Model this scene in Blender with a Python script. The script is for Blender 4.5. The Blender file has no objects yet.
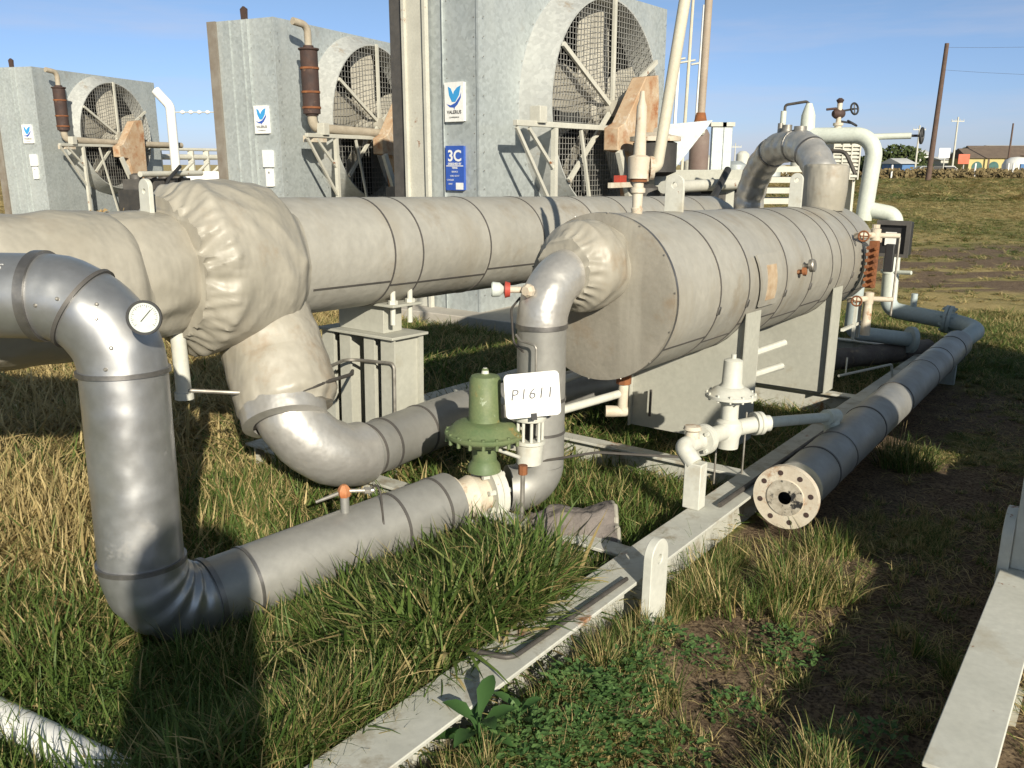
import bpy, bmesh, math, random
import numpy as np
from mathutils import Vector, Matrix, noise as mnoise
R = math.radians
random.seed(7); rng = np.random.default_rng(7)
SC = bpy.context.scene; COL = SC.collection

# ------------------------------------------------------------------ camera, sky, sun, exposure
cam = bpy.data.cameras.new('camera'); cam_o = bpy.data.objects.new('camera', cam); COL.objects.link(cam_o)
cam.sensor_width = 36; cam.lens = 860 / 1024 * 36; cam.clip_start = 0.05; cam.clip_end = 3000
cam_o.location = (0, 0, 1.6); cam_o.rotation_euler = (R(90 - 14.4), 0, 0)
SC.camera = cam_o
SUN_AZ, SUN_EL = 162.0, 23.5          # compass bearing of the sun (clockwise from +Y), elevation
sd = Vector((math.sin(R(SUN_AZ)) * math.cos(R(SUN_EL)), math.cos(R(SUN_AZ)) * math.cos(R(SUN_EL)), math.sin(R(SUN_EL))))
W = bpy.data.worlds.new('World'); SC.world = W; W.use_nodes = True
nt = W.node_tree; nt.nodes.clear()
wo = nt.nodes.new('ShaderNodeOutputWorld'); bg = nt.nodes.new('ShaderNodeBackground')
sky = nt.nodes.new('ShaderNodeTexSky'); sky.sky_type = 'NISHITA'; sky.sun_disc = False
sky.sun_elevation = R(SUN_EL); sky.sun_rotation = R(SUN_AZ); sky.air_density = 1.0; sky.dust_density = 0.25; sky.ozone_density = 4.5
bg.inputs['Strength'].default_value = 0.085
tc = nt.nodes.new('ShaderNodeTexCoord'); mp = nt.nodes.new('ShaderNodeMapping'); mp.inputs['Scale'].default_value = (1.1, 1.1, 9.0)
mp.inputs['Location'].default_value = (3.1, 0.4, 0.3)
cn = nt.nodes.new('ShaderNodeTexNoise'); cn.inputs['Scale'].default_value = 2.2; cn.inputs['Detail'].default_value = 7; cn.inputs['Roughness'].default_value = 0.55
cr = nt.nodes.new('ShaderNodeMapRange'); cr.inputs[1].default_value = 0.47; cr.inputs[2].default_value = 0.75; cr.inputs[3].default_value = 0; cr.inputs[4].default_value = 0.5
cm = nt.nodes.new('ShaderNodeMix'); cm.data_type = 'RGBA'; cm.inputs[7].default_value = (5.4, 5.3, 5.9, 1)
L = nt.links.new
tint = nt.nodes.new('ShaderNodeMix'); tint.data_type = 'RGBA'; tint.blend_type = 'MULTIPLY'; tint.inputs[0].default_value = 1; 
sxyz = nt.nodes.new('ShaderNodeSeparateXYZ'); L(tc.outputs['Generated'], sxyz.inputs[0])
zr = nt.nodes.new('ShaderNodeMapRange'); zr.inputs[1].default_value = 0.0; zr.inputs[2].default_value = 0.35; L(sxyz.outputs[2], zr.inputs[0])
tg = nt.nodes.new('ShaderNodeMix'); tg.data_type = 'RGBA'; tg.inputs[6].default_value = (0.68, 0.76, 1.15, 1); tg.inputs[7].default_value = (1.10, 0.89, 0.60, 1)
L(zr.outputs[0], tg.inputs[0]); L(tg.outputs[2], tint.inputs[7])
L(tc.outputs['Generated'], mp.inputs[0]); L(mp.outputs[0], cn.inputs['Vector']); L(cn.outputs['Fac'], cr.inputs[0])
L(cr.outputs[0], cm.inputs[0]); L(sky.outputs[0], tint.inputs[6]); L(tint.outputs[2], cm.inputs[6]); L(cm.outputs[2], bg.inputs['Color']); L(bg.outputs[0], wo.inputs[0])
sl = bpy.data.lights.new('sun', 'SUN'); sl.energy = 4.9; sl.angle = R(0.6); sl.color = (1.0, 0.92, 0.76)
so = bpy.data.objects.new('sun', sl); COL.objects.link(so); so.rotation_euler = sd.to_track_quat('Z', 'Y').to_euler(); so.location = sd * 30
SC.view_settings.view_transform = 'Standard'; SC.view_settings.look = 'None'; SC.view_settings.exposure = 0.5; SC.view_settings.gamma = 1
SC.cycles.max_bounces = 6; SC.cycles.use_denoising = True

# ------------------------------------------------------------------ frames
AZ = R(36); TI = R(1.6)
Av = Vector((math.sin(AZ) * math.cos(TI), math.cos(AZ) * math.cos(TI), -math.sin(TI)))
Pv = Vector((math.cos(AZ), -math.sin(AZ), 0)); Nv = Pv.cross(Av)
def S(al, pe, h): return Av * al + Pv * pe + Nv * h
ZUP = Vector((0, 0, 1))

# ------------------------------------------------------------------ materials
def mat(name, c1, c2=None, sc=3.0, rough=0.6, metal=0.0, spots=None, spots2=None, bump=None, bump2=None, streak=None, spec=0.5, r2=None, coat=0.0, mixrange=(0.35, 0.65), vor=None, transl=0):
    m = bpy.data.materials.new(name); m.use_nodes = True
    n = m.node_tree.nodes; l = m.node_tree.links.new
    b = n['Principled BSDF']; b.inputs['Roughness'].default_value = rough; b.inputs['Metallic'].default_value = metal
    b.inputs['Specular IOR Level'].default_value = spec; b.inputs['Coat Weight'].default_value = coat
    t = n.new('ShaderNodeTexCoord')
    def noi(scale, detail=5, rgh=0.6, scl3=None, loc=(0, 0, 0)):
        q = n.new('ShaderNodeTexNoise'); q.inputs['Scale'].default_value = scale; q.inputs['Detail'].default_value = detail; q.inputs['Roughness'].default_value = rgh
        g = n.new('ShaderNodeMapping'); g.inputs['Location'].default_value = loc
        if scl3: g.inputs['Scale'].default_value = scl3
        l(t.outputs['Object'], g.inputs[0]); l(g.outputs[0], q.inputs['Vector'])
        return q.outputs['Fac']
    def rng_(s, a, bb, lo=0, hi=1):
        q = n.new('ShaderNodeMapRange'); q.inputs[1].default_value = a; q.inputs[2].default_value = bb; q.inputs[3].default_value = lo; q.inputs[4].default_value = hi
        l(s, q.inputs[0]); return q.outputs[0]
    def mix(f, a, bb):
        q = n.new('ShaderNodeMix'); q.data_type = 'RGBA'
        l(f, q.inputs[0])
        for k, v in ((6, a), (7, bb)):
            if isinstance(v, tuple): q.inputs[k].default_value = (*v, 1)
            else: l(v, q.inputs[k])
        return q.outputs[2]
    c2 = c2 or tuple(x * 0.8 for x in c1)
    col = mix(rng_(noi(sc), *mixrange), c1, c2)
    fine = mix(rng_(noi(sc * 14, 3), 0.3, 0.7, 0, 0.35), col, tuple(x * 0.6 for x in c1)); col = fine
    if vor:
        v = n.new('ShaderNodeTexVoronoi'); v.inputs['Scale'].default_value = vor
        l(t.outputs['Object'], v.inputs['Vector']); s_ = n.new('ShaderNodeSeparateColor'); l(v.outputs['Color'], s_.inputs[0])
        col = mix(rng_(s_.outputs[0], 0, 1, 0, 0.32), col, tuple(min(1, x * 1.5) for x in c1))
    rr = None
    for i, sp in enumerate((spots, spots2)):
        if sp:
            c, s_, th, sf = sp[:4]
            f = rng_(noi(s_, 6, 0.7, sp[4] if len(sp) > 4 else None, (i * 7.3 + 1, 2, 3)), th, th + sf)
            col = mix(f, col, c)
            if metal > 0.3:
                l(rng_(f, 0, 1, metal, 0.1), b.inputs['Metallic'])
    if streak:
        c, s_, th, sf, amt = streak
        f = rng_(noi(s_, 4, 0.6, (1, 1, 0.12), (5, 1, 1)), th, th + sf, 0, amt)
        col = mix(f, col, c)
    l(col, b.inputs['Base Color'])
    r2 = r2 if r2 is not None else min(1, rough + 0.18)
    l(rng_(noi(sc * 2.3, 4, 0.6, None, (9, 9, 9)), 0.35, 0.65, rough, r2), b.inputs['Roughness'])
    h = None; prev = None
    for bp in (bump, bump2):
        if bp:
            q = n.new('ShaderNodeBump'); q.inputs['Strength'].default_value = bp[1]; q.inputs['Distance'].default_value = bp[2]
            l(noi(bp[0], bp[3] if len(bp) > 3 else 4, 0.6, bp[4] if len(bp) > 4 else None), q.inputs['Height'])
            if prev: l(prev, q.inputs['Normal'])
            prev = q.outputs[0]
    if prev: l(prev, b.inputs['Normal'])
    return m
RUST = (0.22, 0.085, 0.03)
M = {}
M['jacket'] = mat('painted_jacket', (0.41, 0.395, 0.35), (0.34, 0.325, 0.285), 1.3, 0.45, 0.12, spots=((0.27, 0.22, 0.155), 2.6, 0.56, 0.22), streak=((0.31, 0.28, 0.225), 4.5, 0.50, 0.2, 0.65), bump=(2.6, 0.6, 0.03), bump2=(90, 0.08, 0.002), r2=0.58)
M['jacket_cap'] = mat('painted_end_cap', (0.27, 0.25, 0.21), (0.215, 0.20, 0.165), 3.5, 0.55, 0.0, spots=((0.20, 0.155, 0.105), 4, 0.54, 0.2), streak=((0.36, 0.34, 0.29), 6, 0.52, 0.15, 0.5), bump=(5, 0.4, 0.02), r2=0.7)
M['cloth'] = mat('insulation_cloth', (0.385, 0.36, 0.305), (0.30, 0.28, 0.23), 1.5, 0.42, 0.0, spots=((0.25, 0.185, 0.12), 2.6, 0.57, 0.2), streak=((0.27, 0.24, 0.19), 5, 0.52, 0.2, 0.5), bump=(5.5, 0.55, 0.035, 3, (1.0, 1.0, 0.45)), bump2=(420, 0.12, 0.001, 2), r2=0.55)
M['cloth_old'] = mat('weathered_insulation', (0.20, 0.175, 0.16), (0.13, 0.11, 0.10), 7, 0.85, 0.0, spots=((0.30, 0.24, 0.17), 6, 0.58, 0.1), bump=(14, 0.8, 0.02))
M['alu'] = mat('aluminium_cladding', (0.47, 0.475, 0.475), (0.38, 0.385, 0.395), 2.0, 0.30, 0.78, spots=((0.34, 0.33, 0.31), 5, 0.60, 0.16), bump=(4, 0.7, 0.03, 2), bump2=(160, 0.05, 0.001), r2=0.48)
M['alu_bright'] = mat('bright_aluminium_cladding', (0.60, 0.585, 0.55), (0.50, 0.48, 0.45), 2.5, 0.33, 0.62, spots=((0.36, 0.30, 0.22), 6, 0.64, 0.12), bump=(6, 0.5, 0.02, 3), r2=0.45)
M['alu_grey'] = mat('grey_pipe_cladding', (0.38, 0.375, 0.35), (0.31, 0.305, 0.285), 2.0, 0.42, 0.5, bump=(4, 0.3, 0.02, 2), bump2=(140, 0.06, 0.001), r2=0.62)
M['band'] = mat('steel_band', (0.30, 0.29, 0.28), (0.20, 0.19, 0.18), 8, 0.35, 0.8)
M['seam'] = mat('dark_band', (0.14, 0.13, 0.12), (0.10, 0.095, 0.09), 8, 0.5, 0.4)
M['white'] = mat('white_steel_paint', (0.60, 0.60, 0.54), (0.52, 0.52, 0.46), 3, 0.5, 0, spots=(RUST, 9, 0.67, 0.04), spots2=((0.40, 0.36, 0.27), 3, 0.56, 0.2), bump=(40, 0.1, 0.003))
M['beam'] = mat('weathered_beam_paint', (0.54, 0.54, 0.49), (0.43, 0.43, 0.38), 3, 0.55, 0, spots=((0.27, 0.13, 0.06), 4, 0.60, 0.08), spots2=((0.27, 0.235, 0.17), 6, 0.53, 0.14), bump=(40, 0.15, 0.003))
M['white_rusty'] = mat('rusty_white_paint', (0.62, 0.57, 0.47), (0.50, 0.42, 0.32), 9, 0.55, 0, spots=((0.32, 0.17, 0.085), 11, 0.56, 0.12), bump=(60, 0.2, 0.004))
M['cream'] = mat('cream_vent_paint', (0.60, 0.56, 0.45), (0.50, 0.46, 0.36), 4, 0.55, 0, spots=((0.34, 0.20, 0.10), 5, 0.63, 0.08))
M['saddle'] = mat('grey_green_saddle_paint', (0.43, 0.43, 0.375), (0.38, 0.38, 0.33), 2.5, 0.6, 0, spots=((0.30, 0.27, 0.20), 3, 0.62, 0.15), bump=(30, 0.1, 0.003))
M['blue_grey'] = mat('blue_grey_pipe_paint', (0.44, 0.50, 0.50), (0.37, 0.43, 0.43), 3, 0.45, 0, spots=((0.30, 0.27, 0.22), 8, 0.64, 0.1))
M['pale'] = mat('pale_green_white_paint', (0.60, 0.64, 0.57), (0.53, 0.56, 0.49), 3, 0.45, 0, spots=((0.42, 0.38, 0.28), 6, 0.64, 0.1))
M['green'] = mat('green_valve_paint', (0.10, 0.15, 0.065), (0.165, 0.195, 0.09), 7, 0.5, 0, spots=((0.30, 0.19, 0.06), 9, 0.60, 0.1), spots2=((0.33, 0.38, 0.27), 16, 0.62, 0.06), bump=(50, 0.15, 0.003))
M['rust'] = mat('rust', (0.27, 0.10, 0.035), (0.15, 0.06, 0.03), 12, 0.85, 0, spots=((0.42, 0.24, 0.12), 10, 0.60, 0.1), bump=(60, 0.5, 0.004))
M['rust_panel'] = mat('orange_rusty_panel', (0.50, 0.39, 0.27), (0.40, 0.25, 0.14), 3, 0.75, 0, spots=((0.30, 0.13, 0.055), 2.6, 0.50, 0.14), spots2=((0.56, 0.51, 0.42), 3, 0.54, 0.12))
M['galv'] = mat('galvanised_steel', (0.43, 0.465, 0.465), (0.35, 0.385, 0.385), 1.3, 0.45, 0.35, vor=26, streak=((0.50, 0.53, 0.52), 3.2, 0.50, 0.25, 0.6), bump=(1.2, 0.6, 0.03, 2), spots=((0.27, 0.24, 0.20), 1.8, 0.64, 0.2), r2=0.6)
M['edge_strip'] = mat('stained_edge_strip', (.24, .22, .19), (.17, .14, .11), 4, .7)
M['shroud'] = mat('fan_shroud_steel', (0.44, 0.45, 0.43), (0.38, 0.39, 0.38), 2, 0.5, 0.2, vor=20, spots=((0.33, 0.28, 0.22), 3, 0.62, 0.1))
M['frame'] = mat('cream_frame_paint', (0.56, 0.55, 0.48), (0.47, 0.46, 0.40), 3, 0.55, 0, spots=(RUST, 7, 0.64, 0.06))
M['dark'] = mat('dark_engine_metal', (0.035, 0.035, 0.035), (0.06, 0.055, 0.05), 5, 0.6, 0.2)
M['inside'] = mat('dark_fan_interior', (0.045, 0.05, 0.05), (0.03, 0.03, 0.03), 3, 0.8, 0)
M['blade'] = mat('fan_blade_paint', (0.44, 0.42, 0.36), (0.33, 0.31, 0.26), 3, 0.5, 0)
M['wire'] = mat('grille_wire', (0.36, 0.36, 0.34), (0.28, 0.27, 0.25), 5, 0.5, 0.2)
M['muffler'] = mat('rusty_muffler', (0.055, 0.038, 0.036), (0.085, 0.048, 0.038), 6, 0.7, 0.2, spots=((0.20, 0.12, 0.08), 5, 0.62, 0.1))
M['lagging'] = mat('lagged_exhaust', (0.42, 0.37, 0.29), (0.34, 0.29, 0.22), 7, 0.8, 0, bump=(30, 0.5, 0.01))
M['gauge_face'] = mat('gauge_face', (0.56, 0.60, 0.56), (0.52, 0.56, 0.52), 3, 0.4, 0)
M['black'] = mat('black_paint', (0.02, 0.02, 0.022), (0.03, 0.03, 0.03), 5, 0.45, 0)
M['sign'] = mat('white_sign_plate', (0.82, 0.82, 0.80), (0.79, 0.79, 0.77), 2, 0.4, 0)
M['ink'] = mat('faded_marker_ink', (0.10, 0.10, 0.11), (0.16, 0.16, 0.17), 12, 0.6, 0)
M['chalk'] = mat('chalk_marks', (0.62, 0.62, 0.60), (0.45, 0.45, 0.44), 20, 0.9, 0)
M['blue'] = mat('blue_print', (0.03, 0.09, 0.42), (0.04, 0.11, 0.45), 4, 0.45, 0)
M['lightblue'] = mat('light_blue_print', (0.05, 0.33, 0.68), (0.03, 0.26, 0.62), 4, 0.45, 0)
M['steel'] = mat('worn_steel_tube', (0.42, 0.40, 0.36), (0.25, 0.23, 0.20), 12, 0.4, 0.7)
M['darktube'] = mat('dark_tubing', (0.10, 0.09, 0.08), (0.06, 0.055, 0.05), 12, 0.5, 0.3)
M['red'] = mat('red_handle', (0.45, 0.05, 0.03), (0.35, 0.06, 0.04), 12, 0.5, 0)
M['orange'] = mat('orange_rusty_valve', (0.42, 0.14, 0.05), (0.50, 0.25, 0.12), 20, 0.6, 0)
M['wood'] = mat('weathered_pole_wood', (0.13, 0.085, 0.065), (0.09, 0.06, 0.05), 2, 0.85, 0)
M['concrete'] = mat('pale_concrete', (0.45, 0.42, 0.37), (0.38, 0.35, 0.30), 2, 0.8, 0)
M['yellow_wall'] = mat('yellow_wall', (0.52, 0.44, 0.20), (0.46, 0.40, 0.18), 1, 0.8, 0)
M['teal'] = mat('dark_teal_door', (0.04, 0.13, 0.12), (0.03, 0.09, 0.09), 1, 0.6, 0)
M['roofbrown'] = mat('brown_roof', (0.16, 0.12, 0.09), (0.12, 0.09, 0.07), 1, 0.8, 0)
M['tarp'] = mat('blue_tarp', (0.05, 0.16, 0.38), (0.04, 0.13, 0.30), 1, 0.5, 0)
M['roofwhite'] = mat('white_roof', (0.70, 0.70, 0.68), (0.65, 0.65, 0.62), 0.2, 0.6, 0)
M['orange_sign'] = mat('orange_sign', (0.62, 0.14, 0.07), (0.55, 0.12, 0.06), 1, 0.5, 0)
M['window'] = mat('sight_window_tape', (0.52, 0.42, 0.30), (0.36, 0.24, 0.14), 14, 0.6, 0)
M['fill'] = mat('mineral_wool', (0.34, 0.29, 0.22), (0.24, 0.19, 0.13), 18, 0.95, 0, bump=(60, 0.8, 0.01))

# ------------------------------------------------------------------ object helpers
LOC = {}
def _props(o, label, cat, group, kind):
    if label: o['label'] = label
    if cat: o['category'] = cat
    if group: o['group'] = group
    if kind: o['kind'] = kind
def thing(name, label, cat, loc, group=None, rotz=0):
    o = bpy.data.objects.new(name, None); COL.objects.link(o); o.location = loc; o.rotation_euler = (0, 0, rotz)
    o.empty_display_size = 0.1
    _props(o, label, cat, group, None); LOC[o.name] = Vector(loc) if rotz == 0 else Vector((0, 0, 0))
    return o
class MB:
    def __init__(s): s.v = []; s.f = []
    def add(s, vs, fs):
        k = len(s.v); s.v += [tuple(x) for x in vs]; s.f += [tuple(i + k for i in f) for f in fs]; return s
    def box(s, c, x, y, z):      # centre, half vectors
        c = Vector(c); x = Vector(x); y = Vector(y); z = Vector(z)
        vs = [c + x * a + y * b + z * d for d in (-1, 1) for b in (-1, 1) for a in (-1, 1)]
        fs = [(0, 2, 3, 1), (4, 5, 7, 6), (0, 1, 5, 4), (2, 6, 7, 3), (1, 3, 7, 5), (0, 4, 6, 2)]
        if x.cross(y).dot(z) < 0: fs = [f[::-1] for f in fs]
        return s.add(vs, fs)
    def sbox(s, a0, a1, p0, p1, h0, h1):
        return s.box(S((a0 + a1) / 2, (p0 + p1) / 2, (h0 + h1) / 2), Av * (a1 - a0) / 2, Pv * (p1 - p0) / 2, Nv * (h1 - h0) / 2)
    def wbox(s, x0, x1, y0, y1, z0, z1):
        return s.box(((x0 + x1) / 2, (y0 + y1) / 2, (z0 + z1) / 2), ((x1 - x0) / 2, 0, 0), (0, (y1 - y0) / 2, 0), (0, 0, (z1 - z0) / 2))
    def sweep(s, path, rad, seg=32, cap=True, up=None):
        path = [Vector(p) for p in path]; n = len(path)
        tg = []
        for i in range(n):
            d = path[min(i + 1, n - 1)] - path[max(i - 1, 0)]; tg.append(d.normalized())
        u = up or (ZUP if abs(tg[0].z) < 0.9 else Vector((1, 0, 0)))
        u = (u - tg[0] * u.dot(tg[0])).normalized(); vs = []
        for i in range(n):
            u = (u - tg[i] * u.dot(tg[i])).normalized(); w = tg[i].cross(u)
            for j in range(seg):
                a = 2 * math.pi * j / seg
                r = rad(i, a, path[i]) if callable(rad) else (rad[i] if isinstance(rad, (list, tuple)) else rad)
                vs.append(path[i] + (u * math.cos(a) + w * math.sin(a)) * r)
        fs = []
        for i in range(n - 1):
            for j in range(seg):
                k = (j + 1) % seg
                fs.append((i * seg + j, i * seg + k, (i + 1) * seg + k, (i + 1) * seg + j))
        if cap:
            fs.append(tuple(range(seg))[::-1]); fs.append(tuple((n - 1) * seg + j for j in range(seg)))
        return s.add(vs, fs)
    def cyl(s, a, b, r, r2=None, seg=24): return s.sweep([a, b], [r, r if r2 is None else r2], seg)
    def lathe(s, o, d, prof, seg=32, cap=True):   # prof: (t, r) along d
        o = Vector(o); d = Vector(d).normalized()
        u = ZUP if abs(d.z) < 0.9 else Vector((1, 0, 0)); u = (u - d * u.dot(d)).normalized(); w = d.cross(u)
        vs = [o + d * t + (u * math.cos(2 * math.pi * j / seg) + w * math.sin(2 * math.pi * j / seg)) * max(r, 1e-4) for t, r in prof for j in range(seg)]
        n = len(prof); fs = [(i * seg + j, i * seg + (j + 1) % seg, (i + 1) * seg + (j + 1) % seg, (i + 1) * seg + j) for i in range(n - 1) for j in range(seg)]
        if cap: fs.append(tuple(range(seg))[::-1]); fs.append(tuple((n - 1) * seg + j for j in range(seg)))
        return s.add(vs, fs)
    def ring(s, c, d, r, w, h, seg=40):   # flat band of width w and height h round radius r
        return s.lathe(Vector(c) - Vector(d).normalized() * w / 2, d, [(0, r - 0.004), (0, r + h), (w, r + h), (w, r - 0.004)], seg, cap=False)
    def prism(s, pts, o, x, y, t):   # polygon pts in (x,y) frame extruded along x cross y by t
        o = Vector(o); x = Vector(x).normalized(); y = Vector(y).normalized(); z = x.cross(y) * t; n = len(pts)
        vs = [o + x * a + y * b for a, b in pts] + [o + x * a + y * b + z for a, b in pts]
        fs = [tuple(range(n))[::-1], tuple(range(n, 2 * n))] + [(i, (i + 1) % n, n + (i + 1) % n, n + i) for i in range(n)]
        return s.add(vs, fs)
    def holed(s, outer, hole, o, x, y, t):   # both closed loops with the same number of points, matched by index
        o = Vector(o); x = Vector(x).normalized(); y = Vector(y).normalized(); z = x.cross(y) * t; n = len(outer)
        vs = []
        for k in (0, 1):
            for L_ in (outer, hole): vs += [o + x * a + y * b + z * k for a, b in L_]
        fs = []
        for i in range(n):
            j = (i + 1) % n
            fs += [(i, n + i, n + j, j), (2 * n + i, 2 * n + j, 3 * n + j, 3 * n + i), (i, j, 2 * n + j, 2 * n + i), (n + i, 3 * n + i, 3 * n + j, n + j)]
        return s.add(vs, fs)
    def build(s, name, m, parent=None, label=None, cat=None, group=None, kind=None, bevel=0, smooth=35, local=False, double=False):
        me = bpy.data.meshes.new(name)
        off = Vector((0, 0, 0)); top = None
        if parent is not None:
            top = parent
            while top.parent: top = top.parent
            off = Vector((0, 0, 0)) if local else LOC[top.name]
        elif not local and s.v:
            a = np.array(s.v); off = Vector((float(a[:, 0].mean()), float(a[:, 1].mean()), float(a[:, 2].min())))
        me.from_pydata([Vector(v) - off for v in s.v], [], s.f)
        bm = bmesh.new(); bm.from_mesh(me); bmesh.ops.recalc_face_normals(bm, faces=bm.faces); bm.to_mesh(me); bm.free()
        for p in me.polygons: p.use_smooth = True
        me.set_sharp_from_angle(angle=R(smooth))
        if isinstance(m, str): m = M[m]
        me.materials.append(m)
        o = bpy.data.objects.new(name, me); COL.objects.link(o)
        if parent is not None: o.parent = parent
        else: o.location = off
        if bevel:
            b = o.modifiers.new('bevel', 'BEVEL'); b.width = bevel; b.segments = 2; b.limit_method = 'ANGLE'; b.angle_limit = R(40)
        _props(o, label, cat, group, kind)
        return o
def fillet(pts, r, n=8):
    pts = [Vector(p) for p in pts]; out = [pts[0]]
    for i in range(1, len(pts) - 1):
        a, b, c = pts[i - 1], pts[i], pts[i + 1]; d1 = (a - b).normalized(); d2 = (c - b).normalized()
        ang = d1.angle(d2); rr = r[i - 1] if isinstance(r, (list, tuple)) else r
        t = rr / math.tan(ang / 2); t = min(t, (a - b).length * 0.48 if i > 1 else (a - b).length * 0.98, (c - b).length * 0.48 if i < len(pts) - 2 else (c - b).length * 0.98); rr = t * math.tan(ang / 2)
        bis = (d1 + d2).normalized(); cen = b + bis * (rr / math.sin(ang / 2))
        p1 = b + d1 * t; p2 = b + d2 * t; v1 = p1 - cen; v2 = p2 - cen; w = v1.angle(v2); ax = v1.cross(v2).normalized()
        for k in range(n + 1):
            out.append(cen + Matrix.Rotation(w * k / n, 3, ax) @ v1)
    out.append(pts[-1]); return out
def dense(path, step):
    out = [Vector(path[0])]
    for a, b in zip(path[:-1], path[1:]):
        a = Vector(a); b = Vector(b); n = max(1, int((b - a).length / step))
        for k in range(1, n + 1): out.append(a.lerp(b, k / n))
    return out
def flange_prof(t, r0, R_): return [(0, r0), (0, R_), (t, R_), (t, r0)]
def bolts(mb, c, d, rc, n, r=0.012, ln=0.03, hexed=True):
    d = Vector(d).normalized(); u = ZUP if abs(d.z) < 0.9 else Vector((1, 0, 0)); u = (u - d * u.dot(d)).normalized(); w = d.cross(u)
    for k in range(n):
        a = 2 * math.pi * (k + .5) / n; p = Vector(c) + (u * math.cos(a) + w * math.sin(a)) * rc
        mb.cyl(p - d * ln / 2, p + d * ln / 2, r, seg=6)
def text_mesh(txt, size, o, x, y, m, name, parent, local=False, depth=0.0006, shear=0, spacing=1.0, bold=0.0, align='CENTER'):
    c = bpy.data.curves.new(name, 'FONT'); c.body = txt; c.size = size; c.extrude = depth; c.align_x = align; c.align_y = 'CENTER'; c.shear = shear
    c.space_character = spacing; c.offset = bold; c.resolution_u = 3
    t = bpy.data.objects.new(name, c); COL.objects.link(t)
    bpy.context.view_layer.update()
    me = bpy.data.meshes.new_from_object(t.evaluated_get(bpy.context.evaluated_depsgraph_get()))
    COL.objects.unlink(t); bpy.data.objects.remove(t)
    x = Vector(x).normalized(); y = Vector(y).normalized(); z = x.cross(y)
    mm = Matrix((x, y, z)).transposed().to_4x4(); top = parent
    while top.parent: top = top.parent
    off = Vector((0, 0, 0)) if local else LOC[top.name]
    mm.translation = Vector(o) - off
    me.transform(mm); me.materials.clear(); me.materials.append(M[m] if isinstance(m, str) else m)
    ob = bpy.data.objects.new(name, me); COL.objects.link(ob); ob.parent = parent
    return ob
def dup(o, loc=None, rotz=None, label=None, group=None):
    c = o.copy(); COL.objects.link(c)
    if loc is not None: c.location = loc
    if rotz is not None: c.rotation_euler = (0, 0, rotz)
    if label: c['label'] = label
    if group: c['group'] = group
    for ch in list(o.children):
        d = ch.copy(); COL.objects.link(d); d.parent = c
        for g in ch.children:
            e = g.copy(); COL.objects.link(e); e.parent = d
    return c
def nz(p, s, o=0.0): return mnoise.noise(Vector(p) * s + Vector((o, o * .7, -o)))

# ------------------------------------------------------------------ ground
def vnoise(x, y, s, seed):
    x = np.asarray(x, float) * s + seed * 17.3; y = np.asarray(y, float) * s + seed * 5.1
    xi = np.floor(x).astype(np.int64); yi = np.floor(y).astype(np.int64); fx = x - xi; fy = y - yi
    def h(a, b):
        v = (a * 374761393 + b * 668265263 + seed * 1013904223) & 0xffffffff
        v = ((v ^ (v >> 13)) * 1274126177) & 0xffffffff
        return ((v ^ (v >> 16)) & 0xffff) / 65535.0
    fx = fx * fx * (3 - 2 * fx); fy = fy * fy * (3 - 2 * fy)
    return (h(xi, yi) * (1 - fx) + h(xi + 1, yi) * fx) * (1 - fy) + (h(xi, yi + 1) * (1 - fx) + h(xi + 1, yi + 1) * fx) * fy
def fbm(x, y, s, seed, o=4):
    t = 0; a = 0.5; n = 0
    for k in range(o): t = t + a * vnoise(x, y, s * 2 ** k, seed + k); n += a; a *= 0.5
    return t / n
def sstep(v, a, b): t = np.clip((v - a) / (b - a), 0, 1); return t * t * (3 - 2 * t)
def skid_c(X, Y): return X * math.sin(AZ) + Y * math.cos(AZ), X * math.cos(AZ) - Y * math.sin(AZ)
def gz(X, Y):
    al, pe = skid_c(X, Y)
    base = -math.tan(TI) * np.clip(al, -6, 10.5)
    near = 1 - sstep(np.hypot(X, Y - 4), 9, 40)
    edge = (1 - sstep(al, 2.35, 2.6)) * sstep(al, -.5, .5) * (0.6 + 0.8 * fbm(X, Y, 3.0, 77))
    mound = edge * (0.12 * np.exp(-((pe + 1.17) / 0.11) ** 2) + 0.15 * np.exp(-((pe + 1.63) / 0.13) ** 2))
    return base + mound + (fbm(X, Y, 1.1, 3) - 0.5) * 0.07 * near + (fbm(X, Y, 5, 9) - 0.5) * 0.02 * near - 0.012
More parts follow.
